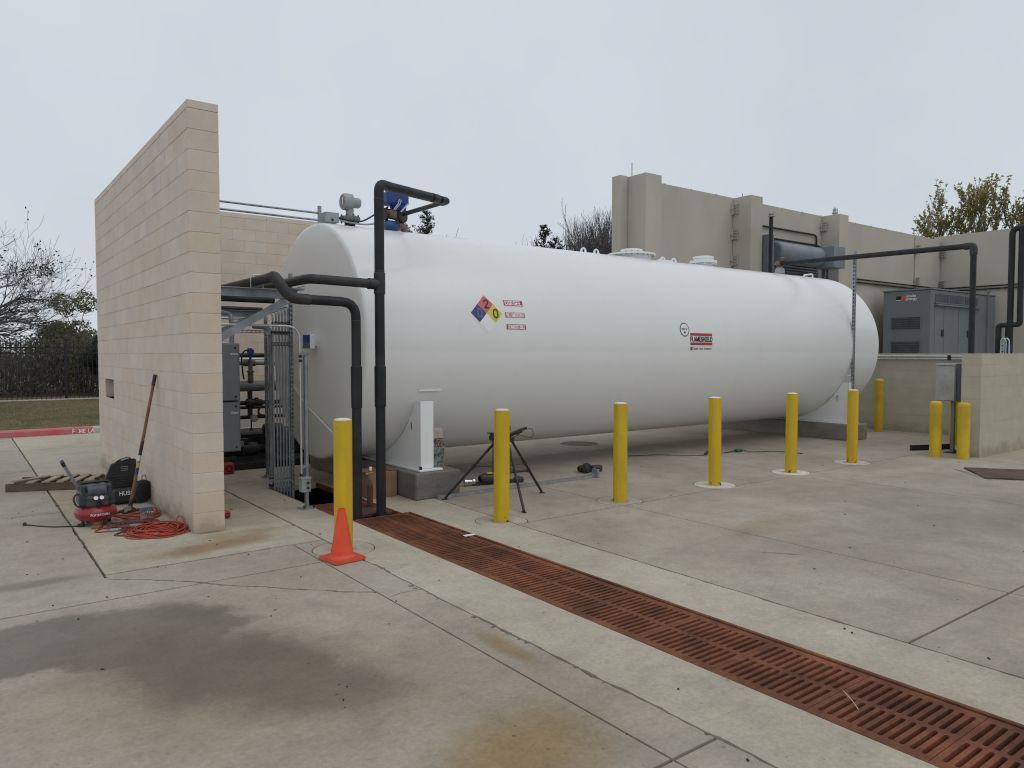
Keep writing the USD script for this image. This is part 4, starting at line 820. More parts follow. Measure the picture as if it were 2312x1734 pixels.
obj('case', B().box(3.175, 8.265, .215, 3.285, 8.357, .375, .004), m_boxlt, t); obj('lid', B().box(3.168, 8.255, .368, 3.292, 8.357, .385, .003), m_boxlt, t)
for z in (.325, .265): obj('knob', B().cyl((3.248, 8.265, z), (3.248, 8.245, z), .016, 12), m_iron, t, 40)
t = conduit('bright conduit bending down along the galvanised post into the push-button box', [(2.2, 8.42, 2.15), (3.205, 8.36, 2.145), (3.205, 8.34, .385)], .0125, .16, m_alu)
for z in (.395, 1.73, 1.78): obj('coupling', B().cyl((3.205, 8.34, z), (3.205, 8.34, z+.03), .021, 10), m_iron, t, 40)
obj('clamp', B().box(3.19, 8.34, .49, 3.29, 8.36, .52).box(3.19, 8.34, 1.81, 3.31, 8.36, 1.835), m_galvd, t)
for nm_, z0, z1 in (('upper', 1.20, 1.965), ('lower', .53, 1.19)):
    t = thing('electrical_cabinet', nm_+' dark grey-green electrical cabinet just behind the edge of the tall wall', 'cabinet', (2.7, 10.2, z0))
    obj('case', B().box(2.40, 10.02, z0, 3.02, 10.30, z1, .006), m_greybox, t); obj('door', B().box(2.42, 9.995, z0+.012, 3.0, 10.019, z1-.012, .005), m_greybox, t)
    for z in (z0+.06, z1-.06): obj('latch', B().cyl((2.955, 9.994, z), (2.955, 9.988, z), .014, 10), m_ink, t, 40)
    obj('label_plate', B().add(text('Eaton', .026, (2.895, 9.994, z1-.155), X_, Z_, True, .001)), m_signwht, t)
    if nm_ == 'upper': obj('handle', B().box(2.62, 9.96, 1.36, 2.70, 9.994, 1.62, .01), m_black, t); obj('rear_conduit', B().tube([(2.96, 10.15, z1), (2.96, 10.15, 2.35), (2.9, 10.5, 2.40)], .03, 10, .1), m_galvd, t, 45)
    else: obj('stand', B().box(2.44, 10.1, 0, 2.48, 10.14, z0).box(2.60, 10.1, 0, 2.64, 10.14, z0).box(2.40, 10.15, .40, 3.0, 10.19, .44), m_iron, t)
SKD = thing('fuel_skid', 'dark skid of pumps, strainers and pipes behind the conduits with a blue valve actuator', 'pump skid', (3.6, 12.3, 0))
obj('base_frame', B().box(2.3, 11.75, 0, 5.3, 11.81, .11, .004).box(2.3, 13.2, 0, 5.3, 13.26, .11, .004).box(2.3, 11.81, .02, 2.36, 13.2, .11).box(5.24, 11.81, .02, 5.3, 13.2, .11).box(2.32, 11.78, .111, 5.28, 13.24, .12), m_ink, SKD)
obj('filter_vessel', B().lathe([(0, 0), (.06, .005), (.085, .03), (.085, 1.27), (.06, 1.295), (0, 1.3)], (3.2, 12.05, 1.305), (1, 0, 0), 24), m_vent, SKD, 40)
obj('pipe', B().cyl((2.4, 12.6, 1.80), (5.2, 12.6, 1.80), .035, 12), m_pipe, SKD, 40); obj('pipe', B().tube([(3.3, 12.05, 1.675), (4.3, 12.05, 1.675), (4.3, 12.6, 1.68)], .034, 12, .05), m_vent, SKD, 45)
obj('conduit_pair', B().cyl((3.1, 12.4, 1.74), (4.6, 12.4, 1.74), .012, 8).cyl((3.1, 12.4, 1.715), (4.6, 12.4, 1.715), .008, 8), m_alu, SKD, 40)
st_ = obj('strainer', B().lathe([(.045, 0), (.045, .15), (.06, .15), (.06, .17), (.035, .17), (.035, .34)], (3.785, 12.0, 1.38), n=18).lathe([(.05, -.09), (.055, 0), (.05, .09)], (3.785, 12.05, 1.675), (1, 0, 0), 16), M('dull_bronze', (.125, .108, .095), .6, metal=.3, var=.3, scale=20), SKD, 40)
obj('actuator', B().box(3.745, 11.96, 1.80, 3.815, 12.04, 1.915, .008).lathe([(0, 0), (.045, .01), (.045, .09), (0, .1)], (3.80, 12.0, 1.80), n=14).cyl((3.785, 12, 1.7), (3.785, 12, 1.82), .02, 8), m_blue, SKD, 40)
obj('cable', B().tube(spline([(3.75, 11.98, 1.885), (3.67, 11.95, 1.86), (3.635, 11.95, 1.75), (3.645, 11.95, 1.55), (3.67, 11.97, 1.42)]), .013, 8), m_iron, SKD, 45)
obj('valve_train', B().cyl((2.9, 12.1, 1.03), (4.7, 12.1, 1.03), .035, 12).cyl((3.0, 12.05, .96), (4.5, 12.05, .96), .025, 10).cyl((3.1, 12.1, .80), (4.6, 12.1, .80), .03, 12).cyl((3.785, 12.05, .80), (3.785, 12.05, 1.25), .04, 12).lathe([(.04, -.07), (.075, -.05), (.075, .05), (.04, .07)], (3.785, 12.05, 1.03), (1, 0, 0), 16).lathe([(.03, -.09), (.055, -.06), (.055, .06), (.03, .09)], (3.92, 12.08, 1.03), (1, 0, 0), 14).lathe([(.03, 0), (.055, .02), (.03, .06)], (3.9, 12.08, 1.05), n=12).cyl((3.3, 12.05, .7), (3.3, 12.05, 1.3), .03, 10), m_iron, SKD, 40)
obj('bypass', B().tube([(3.93, 12.0, .96), (3.90, 12.0, .9), (3.91, 12.0, .84), (4.05, 12.0, .81)], .018, 8, .04), m_iron, SKD, 45)
G_ = obj('gauge', B().lathe([(0, 0), (.058, 0), (.06, .01), (.06, .035), (0, .04)], (3.815, 11.96, .79), (0, -1, 0), 24), m_vent, SKD, 40); obj('dial', B().lathe([(0, .041), (.05, .041), (.05, .0405)], (3.815, 11.96, .79), (0, -1, 0), 20), m_boxlt, G_)
obj('drain_cock', B().cyl((3.785, 12.0, .76), (3.785, 12.0, .62), .012, 8).lathe([(0, 0), (.022, .01), (.015, .05)], (3.785, 12, .58), n=10), m_iron, SKD, 40)
obj('pump', B().lathe([(0, 0), (.10, .01), (.11, .05), (.11, .34), (.07, .38), (.05, .5)], (3.55, 12.1, .28), (1, 0, 0), 20).lathe([(.12, 0), (.13, .03), (.13, .09), (.06, .12)], (4.05, 12.1, .28), (1, 0, 0), 20).box(3.5, 12.0, .12, 4.2, 12.2, .18).box(3.60, 12.02, .37, 3.74, 12.12, .46), m_iron, SKD, 40)
obj('pump', B().lathe([(0, 0), (.09, .01), (.09, .3), (0, .31)], (2.7, 12.1, .27), (1, 0, 0), 18).box(2.75, 12.04, .12, 2.95, 12.16, .2), m_iron, SKD, 40)
obj('added_dark_box', B().box(2.45, 12.35, .121, 5.1, 13.15, .52, .03), m_ink, SKD)  # black box added to keep the low back of the skid dark
obj('round_plug', B().lathe([(0, 0), (.07, .005), (.085, .03), (.085, .3), (0, .3)], (3.99, 12.05, .60), (1, 0, 0), 18), m_iron, SKD, 40)
obj('drip_conduit', B().cyl((2.8, 13.4, .49), (4.9, 13.4, .49), .014, 8), m_alu, SKD, 40)
obj('junction_case', B().box(3.55, 11.98, .34, 3.66, 12.06, .43, .005).box(3.45, 12.0, 1.42, 3.58, 12.1, 1.70, .005), m_greybox, SKD)
for lb, x, y, z, s_ in (('small red plastic pull box on the end of the black skid frame', 3.27, 11.55, 0, .17), ('small red tool block on the concrete at the inner foot of the tall wall', 2.36, 8.42, 0, .085)):
    t = thing('red_tool_block', lb, 'tool block', (x, y, z)); obj('body', B().box(x-s_/2, y-s_/2, z+.003, x+s_/2, y+s_/2, z+s_*.95, .012), m_redpl, t); obj('ring', B().lathe([(.25*s_, 0), (.3*s_, .004), (.2*s_, .006), (.18*s_, .002)], (x+.05*s_, y-s_/2, z+.5*s_), (0, -1, 0), 14), m_ink, t)
# things standing between pipes and footing
t = thing('cardboard_box', 'brown cardboard box standing against the side of the near tank footing', 'box', (4.3, 8.62, 0))
obj('carton', B().box(4.10, 8.42, .002, 4.495, 8.86, .325, .004), m_card, t); obj('flap', B().bar((4.12, 8.43, .335), (4.12, 8.84, .345), .09, .004).bar((4.47, 8.43, .333), (4.47, 8.84, .338), .09, .004), m_card, t)
t = thing('gas_bottle', 'small brown gas bottle with brass regulator and white gauge between the black pipes', 'gas bottle', (3.94, 8.06, 0))
obj('cylinder', B().lathe([(0, .0), (.033, 0), (.036, .01), (.036, .24), (.03, .275), (.017, .295), (.014, .32)], (3.94, 8.06, -.004), n=20), m_gas, t, 40)
obj('regulator', B().cyl((3.94, 8.06, .31), (3.94, 8.06, .42), .013, 10).cyl((3.88, 8.05, .385), (3.97, 8.06, .40), .013, 10).cyl((3.90, 8.02, .36), (3.94, 8.06, .37), .010, 8), m_brass, t, 40)
obj('gauge', B().box(3.922, 8.03, .43, 3.956, 8.05, .475, .004), m_signwht, t)
t = thing('paper_sack', 'upright printed paper sack leaning behind the white saddle flange of the tank', 'sack', (4.95, 8.35, .36))
sb = trimesh.creation.box((.16, .34, .50)).subdivide().subdivide().subdivide(); v = sb.vertices; zz_ = (v[:, 2]+.25)/.5
v[:, 0] *= (.75+.5*np.sin(np.clip(zz_, 0, 1)*PI)**.6); v[:, 1] *= 1-.12*zz_; v += (meshkit.fbm(v*14, 3, 8)[:, None]-.5)*.022
sb.vertices = v+(4.965, 8.33, .614); obj('sack', sb, m_bag, t, True)
g = G(); pz = R(str(g('separate_xyz', 'x', vector=g.pos())).split('.')[0]+'.z')
obj('printed_band', B().box(4.89, 8.149, .38, 5.04, 8.156, .60), M('sack_print', (.13, .16, .14), .8, var=.8, scale=22), t)
obj('lettering', B().add(text('MERIC', .052, (4.87, 8.145, .685), X_, Z_, True, .002, .7)).add(text('TUCK', .052, (4.89, 8.145, .625), X_, Z_, True, .002, .8)), m_ink, t)

# ================================================================== PIPE STAND AND TOOLS UNDER THE TANK
t = thing('pipe_stand', 'black three-legged pipe vise stand with chain behind the second bollard', 'tripod stand', (5.42, 7.35, 0))
C_ = np.array([5.42, 7.33]); HZ = .76
for fx, fy in ((4.86, 7.84), (5.19, 6.66), (6.10, 7.45)):
    d = np.array([fx, fy])-C_; d /= np.linalg.norm(d); top = (*(C_+d*.10), HZ)
    lg = obj('leg', B().tube([top, (fx, fy, .02)], .0165, 10), m_iron, t, 45); obj('foot', B().bar((fx-d[0]*.03, fy-d[1]*.03, .008), (fx+d[0]*.045, fy+d[1]*.045, .004), .04, .008), m_iron, lg)
    mid_ = np.array(top)*.55+np.array((fx, fy, .02))*.45
    obj('brace', B().bar(mid_, (*C_, .43), .022, .008), m_iron, t); obj('brace_clip', B().lathe([(.016, -.02), (.024, -.02), (.024, .02), (.016, .02)], mid_, (d[0], d[1], -1.2), 10), m_iron, t)
obj('head', B().prism(affinity.translate(Polygon([(.14*math.cos(a), .11*math.sin(a)) for a in np.arange(6)*PI/3]), *C_), .75, .79).box(5.20, 7.27, .78, 5.36, 7.36, .86, .01).box(5.25, 7.24, .74, 5.32, 7.30, .80, .01).bar((5.30, 7.3, .84), (5.15, 7.33, .865), .02, .014).cyl((5.23, 7.25, .80), (5.23, 7.36, .80), .04, 10), m_iron, t)
obj('centre_post', B().cyl((*C_, .40), (*C_, .76), .014, 8), m_iron, t)
obj('jaw', B().bar((5.50, 7.36, .82), (5.78, 7.38, .885), .05, .02).bar((5.52, 7.40, .80), (5.70, 7.36, .845), .03, .03).cyl((5.50, 7.35, .87), (5.50, 7.35, .93), .012, 8), m_iron, t)
obj('wire_loop', B().tube(spline([(5.55, 7.36, .83), (5.70, 7.33, .79), (5.82, 7.33, .76), (5.87, 7.34, .80), (5.84, 7.34, .87), (5.74, 7.35, .86), (5.62, 7.35, .80), (5.56, 7.36, .78)]), .0045, 6), m_iron, t, 45)
cb_ = B()
for k, z in enumerate(np.arange(.79, .36, -.018)): cb_.add(trimesh.creation.torus(.0085, .0035, 8, 5).apply_transform(trimesh.transformations.rotation_matrix(PI/2, [1, 0, 0] if k % 2 else [0, 1, 0])).apply_translation((5.21, 7.30, z)))
obj('chain', cb_, m_iron, t)
t = thing('loose_strut', 'long galvanised strut lying on the concrete behind the pipe stand legs', 'strut', (6.2, 7.93, 0))
b = B().box(4.80, 7.905, .003, 7.52, 7.909, .044).box(4.80, 7.942, .003, 7.52, 7.946, .044).box(4.80, 7.909, .003, 7.52, 7.942, .006); obj('channel', b, m_galv, t)
obj('end_plate', B().box(7.50, 7.86, .002, 7.535, 7.99, .125, .002).box(7.42, 7.9, .046, 7.5, 7.95, .056), m_galvd, t)
t = thing('pipe_connector', 'black ribbed pipe connector lying at the far end of the loose strut', 'connector', (7.75, 8.3, 0))
obj('body', B().lathe([(.03, 0), (.05, .02), (.055, .10), (.045, .16), (.05, .22), (0, .22)], (7.62, 8.42, .055), (1, -.25, 0), 18).lathe([(0, 0), (.07, .01), (.085, .05), (.07, .10), (0, .11)], (7.66, 8.35, .075), (.4, -1, 0), 20).box(7.78, 8.24, .0, 7.98, 8.36, .10, .02), m_black, t, 40)
t = thing('pipe_threader', 'black hand pipe threader with bright nose and yellow grip lying behind the bollard', 'pipe tool', (6.0, 8.35, 0))
obj('body', B().lathe([(.05, 0), (.075, .05), (.08, .22), (.06, .32), (.04, .42)], (5.78, 8.42, .085), (1, -.18, 0), 18).bar((5.68, 8.44, .03), (6.35, 8.30, .03), .06, .04).cyl((6.1, 8.36, .14), (6.55, 8.26, .16), .018, 8).bar((6.50, 8.27, .13), (6.53, 8.26, .20), .03, .03).box(6.3, 8.22, .0, 6.42, 8.34, .08, .02), m_black, t, 40)
obj('nose', B().lathe([(.0, 0), (.045, 0), (.045, .04), (.035, .05), (.035, .11), (.045, .12), (.045, .15), (0, .15)], (5.55, 8.46, .06), (1, -.18, 0), 16), m_chrome, t, 40); obj('grip', B().cyl((5.86, 8.36, .165), (6.08, 8.32, .165), .014, 8), m_yellow2, t, 40)
sp = spline([(9.53, 9.21, .006), (9.85, 9.06, .012), (10.11, 8.94, .006), (10.65, 8.46, .006), (10.80, 8.52, .022), (10.93, 8.56, .03), (11.05, 8.50, .012), (11.23, 8.44, .008), (11.45, 8.42, .02), (11.61, 8.37, .04), (11.72, 8.24, .015), (11.95, 8.10, .008), (12.19, 8.0, .007), (12.30, 7.53, .006)], 6)
t = thing('ratchet_strap', 'dark green ratchet strap trailing over the concrete beneath the tank', 'strap', (10.9, 8.5, 0))
sb = B()
for k in range(len(sp)-1):
    tw = .35+.65*abs(math.sin(k*.33)); sb.bar(sp[k], sp[k+1]+(sp[k+1]-sp[k])*.15, .045*tw, .004+.022*(1-tw), (0, 0, 1))
obj('webbing', sb, m_green, t); obj('buckle', B().box(11.50, 8.34, .005, 11.66, 8.42, .055, .01).bar((10.78, 8.5, .02), (10.95, 8.58, .04), .05, .03), m_green, t)
t = thing('paper_scrap', 'small cream paper scrap lying on the edge of the trench grate', 'paper scrap', (4.08, 6.15, 0)); obj('sheet', B().box(4.03, 6.12, -.001, 4.155, 6.17, .006, .002), m_signwht, t)
t = thing('straw', 'thin pale dry stalk lying across the near trench grate', 'stalk', (3.75, 2.0, 0)); obj('stem', B().tube(spline([(3.80, 2.06, .003), (3.75, 2.02, .02), (3.70, 1.95, .012), (3.66, 1.90, .0)]), .0028, 5), m_bag, t)
t = thing('steel_plate', 'rust-brown steel road plate lying on the concrete at the right edge', 'steel plate', (12.6, 4.2, 0))
pc, e1, e2 = np.array([12.76, 5.0]), np.array([-.80, -.60]), np.array([.60, -.80])
obj('plate', B().prism(Polygon([pc, pc+e1*1.0, pc+e1*1.0+e2*2.4, pc+e2*2.4]), .002, .024), m_rustdark, t); obj('shim', B().prism(Polygon([pc-(.16, -.10), pc+e1*.35-(.02, -.02), pc+e1*1.02+(-.02, -.06), pc+e1*.55+(-.16, -.04)]), .001, .006), m_galvd, t)

# ================================================================== TOOLS BY THE TALL WALL
t = thing('air_compressor', 'small red pancake air compressor with dark shroud standing by the tall wall', 'air compressor', (1.165, 8.97, 0))
CXc, CYc = 1.165, 8.97
obj('tank', B().lathe([(0, .045), (.11, .047), (.165, .065), (.196, .10), (.203, .135), (.196, .17), (.165, .205), (.11, .225), (0, .228)], (CXc, CYc, 0), n=40), m_red, t, True)
sh_ = B()
def rbox(x0, y0, z0, x1, y1, z1, r): return sh_.add(trimesh.convex.convex_hull(np.vstack([np.array([(x0+r, y0+r, z0), (x1-r, y0+r, z0), (x1-r, y1-r, z0), (x0+r, y1-r, z0)]), np.array([(x, y, z) for x in (x0, x1) for y in (y0, y1) for z in (z0+r, z1-r)]), np.array([(x, y, z1) for x in (x0+r, x1-r) for y in (y0+r, y1-r)])])))
rbox(1.00, 8.85, .205, 1.335, 9.09, .375, .03); rbox(1.06, 8.82, .20, 1.27, 8.90, .33, .025); rbox(1.02, 8.87, .37, 1.31, 9.07, .42, .03)
S2 = obj('shroud', sh_, m_navy, t); obj('handle', B().tube([(1.03, 8.97, .40), (1.04, 8.97, .455), (1.29, 8.97, .46), (1.31, 8.97, .40)], .016, 8, .04), m_black, t, 45)
for x in (1.045, 1.285): obj('handle_post', B().box(x-.025, 8.85, .33, x+.025, 8.93, .44, .012), m_navy, t)
obj('motor', B().lathe([(0, 0), (.06, 0), (.07, .02), (.07, .16), (.06, .18), (0, .18)], (1.08, 8.90, .375), (1, 0, 0), 18), M('motor_grey', (.07, .08, .10), .4, var=.2, scale=20), t, 40)
for x in (1.150, 1.205): g_ = obj('gauge', B().lathe([(.027, 0), (.027, .012), (0, .013)], (x, 8.822, .30), (0, -.85, .5), 18), m_black, t); obj('dial', B().lathe([(0, .0145), (.021, .0145), (.021, .014)], (x, 8.822, .30), (0, -.85, .5), 16), m_signwht, g_)
obj('regulator', B().lathe([(0, 0), (.02, .005), (.02, .05), (0, .05)], (1.18, 8.83, .25), (0, -1, -.2), 12).lathe([(0, 0), (.012, .005), (.012, .05), (0, .05)], (1.26, 8.84, .28), (.6, -.8, 0), 10), m_iron, t, 40); obj('red_button', B().lathe([(0, 0), (.012, .0), (.012, .02), (0, .02)], (1.24, 8.83, .245), (0, -1, 0), 10), m_redpl, t)
obj('switch_valve', B().box(1.14, 8.99, .44, 1.20, 9.03, .475, .01).cyl((1.20, 9.01, .46), (1.235, 9.01, .475), .016, 10), m_redpl, t); obj('valve_top', B().box(1.17, 8.99, .475, 1.22, 9.03, .50, .006).cyl((1.19, 9.01, .44), (1.19, 9.01, .48), .008, 6), m_iron, t)
for a in (.4, 2.0, 3.6, 5.2): obj('foot', B().lathe([(.018, .0), (.02, .03), (.014, .06)], (CXc+.145*math.cos(a), CYc+.145*math.sin(a), 0), n=10), m_black, t)
obj('air_tube', B().tube(spline([(1.03, 8.90, .35), (.97, 8.88, .345), (.955, 8.88, .29), (.98, 8.87, .235), (1.03, 8.86, .205)]), .010, 8), m_black, t, 45)
tm = meshkit.text_mesh('PORTER CABLE', .022, .001, True); wd = tm.bounds[1][0]; v = tm.vertices.copy(); u = (v[:, 0]-wd/2)*.85; aa = -PI/2+.10+u/.203; rr_ = .2035+v[:, 2]-.0002*((v[:, 1])/.02)
obj('lettering', trimesh.Trimesh(np.stack([CXc+rr_*np.cos(aa), CYc+rr_*np.sin(aa), .122+v[:, 1]], 1), tm.faces, process=False), m_signwht, t)
t = thing('power_cord', 'black power cord with a plug running left from the red compressor', 'cord', (.8, 9.1, 0)); obj('cord', B().tube(spline([(1.10, 8.86, .03), (1.0, 8.93, .008), (.92, 8.98, .007), (.78, 9.06, .007), (.66, 9.2, .007), (.56, 9.33, .010)]), .0065, 8), m_black, t, 45); obj('plug', B().box(.53, 9.32, .002, .565, 9.36, .034, .008), m_black, t); obj('strain_relief', B().box(.985, 8.90, .002, 1.045, 8.95, .03, .008), m_black, t)
t = thing('metal_bar', 'flat grey metal bar with black end leaning behind the red compressor', 'bar', (1.2, 9.2, 0)); obj('bar', B().bar((1.205, 9.22, .012), (.885, 9.03, .66), .028, .06, (0, 1, .3)), m_galvd, t); obj('end_cap', B().bar((.89, 9.033, .648), (.868, 9.02, .695), .034, .066, (0, 1, .3)), m_black, t)
t = thing('tool_tote', 'black wheeled plastic tool tote with open lid leaning on the tall wall', 'tool tote', (1.62, 10.05, 0))
lid = Polygon([(1.40, .30), (1.475, .49), (1.66, .545), (1.745, .535), (1.755, .36), (1.76, .17), (1.43, .17)]).buffer(-.015).buffer(.015)
LD = obj('lid', B().plate(lid, (0, 10.05, 0), X_, Z_, .06), m_black, t)
for k in range(5): obj('rib', B().box(1.50-.01*k, 9.978, .215+k*.03, 1.70, 9.989, .226+k*.03, .003), m_black, LD)
for k in range(3): obj('vent_slot', B().box(1.575, 9.984, .405+k*.022, 1.655, 9.989, .413+k*.022), m_galvd, LD)
obj('top_handle', B().tube([(1.52, 10.02, .50), (1.56, 10.02, .53), (1.66, 10.02, .56), (1.69, 10.02, .54)], .01, 8, .02), m_black, t, 45); obj('bright_edge', B().bar((1.58, 9.985, .533), (1.665, 9.985, .558), .006, .012), m_alu, t)
obj('tub', B().box(1.44, 9.90, .02, 1.79, 10.20, .20, .03), m_black, t); obj('lettering', B().add(text('HUSKY', .048, (1.535, 9.898, .118), X_, Z_, True, .002, .9)), m_signwht, t)
Wl = obj('wheel', B().lathe([(0, -.035), (.10, -.035), (.135, -.03), (.142, 0), (.135, .03), (.10, .035), (0, .035)], (1.80, 9.93, .142), (.55, -.8, 0), 28), m_black, t, 40); obj('hub', B().lathe([(0, .036), (.05, .038), (.055, .03)], (1.80, 9.93, .142), (.55, -.8, 0), 16), m_iron, Wl)
obj('latch_ring', B().tube([(1.79, 9.92, .28), (1.80, 9.92, .335), (1.835, 9.92, .335), (1.845, 9.92, .27)], .006, 6, .01), m_galvd, t, 45)
t = thing('shovel', 'long wooden-handled black shovel leaning against the left face of the tall wall', 'shovel', (1.6, 9.2, 0))
s0, s1 = np.array([1.545, 9.19, .15]), np.array([1.868, 9.43, 1.575]); P = lambda f: s0+(s1-s0)*f
obj('handle', B().tube([P(.0), P(1)], .0175, 12), m_handle, t, 45); obj('grip', B().tube([P(.915), P(1.004)], .021, 12), m_black, t, 45); obj('dark_band', B().tube([P(.36), P(.47)], .0185, 12), m_iron, t, 45); obj('wrap', B().tube([P(.315), P(.36)], .0187, 12), m_alu, t, 45)
obj('yellow_tape', B().tube([P(.265), P(.305)], .0187, 12), m_yellow2, t, 45); obj('blue_tape', B().tube([P(.215), P(.265)], .0187, 12), m_blue, t, 45)
obj('socket', B().tube([P(-.075), P(.02)], [.026, .021], 12), m_iron, t, 45)
bl = Polygon([(-.10, .0), (-.115, -.05), (-.10, -.16), (-.03, -.21), (.03, -.21), (.10, -.16), (.115, -.05), (.10, 0), (.03, .03), (-.03, .03)])
obj('blade', B().plate(affinity.scale(bl, .68, .62), (1.535, 9.165, .125), (.80, -.60, 0), (.30, .38, .87), .005), m_black, t); obj('edge', B().bar((1.475, 9.17, .075), (1.53, 9.12, .105), .02, .05), m_bag, t)
def coil(name, label, cx, cy, R0, r, n, mt, seed, squash=.75, rise=.02, rot=0.0, tails=()):
    rr = np.random.default_rng(seed); pts = []; t = thing(name, label, 'hose' if 'hose' in name else 'cord', (cx, cy, 0))
    ph = rr.uniform(0, 6.28)
    for k in range(n*26):
        a = ph+2*PI*k/26; f = k/(n*26); lo = R0*(.80+.22*math.sin(f*9.1+seed)+.09*math.sin(a*2.3+f*31)); ox, oy = .16*R0*math.sin(f*17+1), .16*R0*math.cos(f*13)
        x, y = lo*math.cos(a)+ox, squash*lo*math.sin(a)+oy; z = r+rise*(1+math.sin(f*23+a*.7))*(.25+f)*1.1
        pts.append((cx+x*math.cos(rot)-y*math.sin(rot), cy+x*math.sin(rot)+y*math.cos(rot), z))
    obj('loops', B().tube(pts, r, 6), mt, t, 60)
    for tl in tails: obj('tail', B().tube(spline(tl), r, 6), mt, t, 60)
    return t
coil('hose_coil', 'thick orange hose coiled flat against the tall wall behind the shovel blade', 1.62, 9.12, .235, .013, 7, m_hose, 3, .95, .022, .4)
coil('hose_coil', 'dull red hose coil lying in front of the thick orange hose', 1.50, 8.62, .215, .009, 9, m_hosep, 5, 1.1, .012, .5, [[(1.40, 8.45, .01), (1.28, 8.33, .008), (1.24, 8.26, .008), (1.36, 8.16, .008), (1.48, 8.2, .01)]])
coil('cord_coil', 'tangled pile of orange extension cord in front of the tall wall corner', 1.61, 8.19, .265, .0065, 21, m_cordo, 8, .98, .022, .3, [[(1.82, 8.3, .02), (1.84, 8.34, .09), (1.87, 8.30, .11), (1.875, 8.2, .06), (1.86, 8.12, .015)]])
t = thing('cord_end', 'loose orange cord end with a pale plug on the concrete beside the coils', 'cord', (1.2, 8.52, 0)); obj('cord', B().tube(spline([(1.38, 8.52, .012), (1.30, 8.62, .008), (1.20, 8.66, .008), (1.12, 8.60, .007), (1.10, 8.53, .007), (1.16, 8.49, .008), (1.24, 8.47, .012)]), .0065, 8), m_cordo, t, 45); obj('plug', B().cyl((1.225, 8.475, .017), (1.30, 8.47, .018), .016, 10).cyl((1.30, 8.47, .018), (1.33, 8.485, .02), .012, 8), m_boxlt, t, 40)
t = thing('blister_case', 'clear blue-topped retail case with red label standing on the dull red hose', 'tool case', (1.615, 8.72, 0))
obj('case', B().box(1.555, 8.70, .012, 1.675, 8.745, .135, .004), M('printed_card', (.17, .16, .12), .3, var=.9, scale=38), t); obj('blue_top', B().box(1.552, 8.697, .128, 1.678, 8.748, .172, .006), M('clear_blue', (.10, .155, .24), .15), t); obj('red_label', B().box(1.575, 8.696, .016, 1.672, 8.699, .052), m_redpl, t); obj('lettering', B().add(text('12 pc', .018, (1.615, 8.698, .108), X_, Z_, True, .001)), m_signwht, t)
t = thing('tape_puck', 'small rusty orange stepped puck on the concrete in front of the compressor', 'puck', (1.145, 8.74, 0)); obj('base', B().lathe([(0, 0), (.052, .0), (.055, .006), (.055, .03), (.05, .036), (0, .036)], (1.145, 8.74, 0), n=24), m_bronze, t, 40); obj('top', B().lathe([(.035, .034), (.036, .05), (.032, .06), (0, .06)], (1.145, 8.74, 0), n=20), M('rust_orange', (.22, .075, .02), .7, var=.2, scale=30), t, 40)
t = thing('pallet', 'weathered broken wooden pallet lying on the concrete left of the compressor', 'pallet', (.95, 11.8, 0))
po, pa = np.array([.44, 11.76]), -.40; ex, ey = np.array([math.cos(pa), math.sin(pa), 0]), np.array([-math.sin(pa), math.cos(pa), 0]); PP = lambda u, v, z: np.array([po[0], po[1], 0])+u*ex+v*ey+np.array([0, 0, z])
for v_ in (.02, .30, .58): obj('stringer', B().bar(PP(.05, v_, .055), PP(1.09, v_, .055), .038, .10), m_woodd, t)
for u_ in (.34, .52, .70, .86, 1.03): obj('deck_board', B().bar(PP(u_, -.01, .114), PP(u_+rng.normal(0, .008), .60, .114), .088, .018), m_wood, t)
obj('deck_board', B().bar(PP(.14, .02, .132), PP(.42, .36, .142), .08, .016), m_wood, t, label='loose board lying askew on the pallet'); obj('bottom_board', B().bar(PP(.1, -.0, .004), PP(.1, .6, .004), .09, .008), m_woodd, t)

# ================================================================== FENCE AND VEGETATION
FY, FZ = 26.0, .44
t = thing('fence', 'black steel picket fence along the top of the grass bank at left', 'fence', (2.5, FY, FZ))
xp = np.arange(-2.6, 9.5, .122)
for x in xp: obj('picket', B().box(x-.0095, FY-.0095, FZ+.02, x+.0095, FY+.0095, 2.17), m_fence, t)
for z in (2.0, 1.84, .60): obj('rail', B().box(-2.7, FY-.020, z-.018, 9.5, FY+.020, z+.018), m_fence, t)
for x in (.25, 2.68, 5.1, 7.5): obj('post', B().box(x-.035, FY-.036, FZ-.2, x+.035, FY+.036, 2.16), m_fence, t); 
obj('mow_strip', B().box(-12, FY-.22, .30, 25, FY+.18, .462), m_kerb, kind='structure')

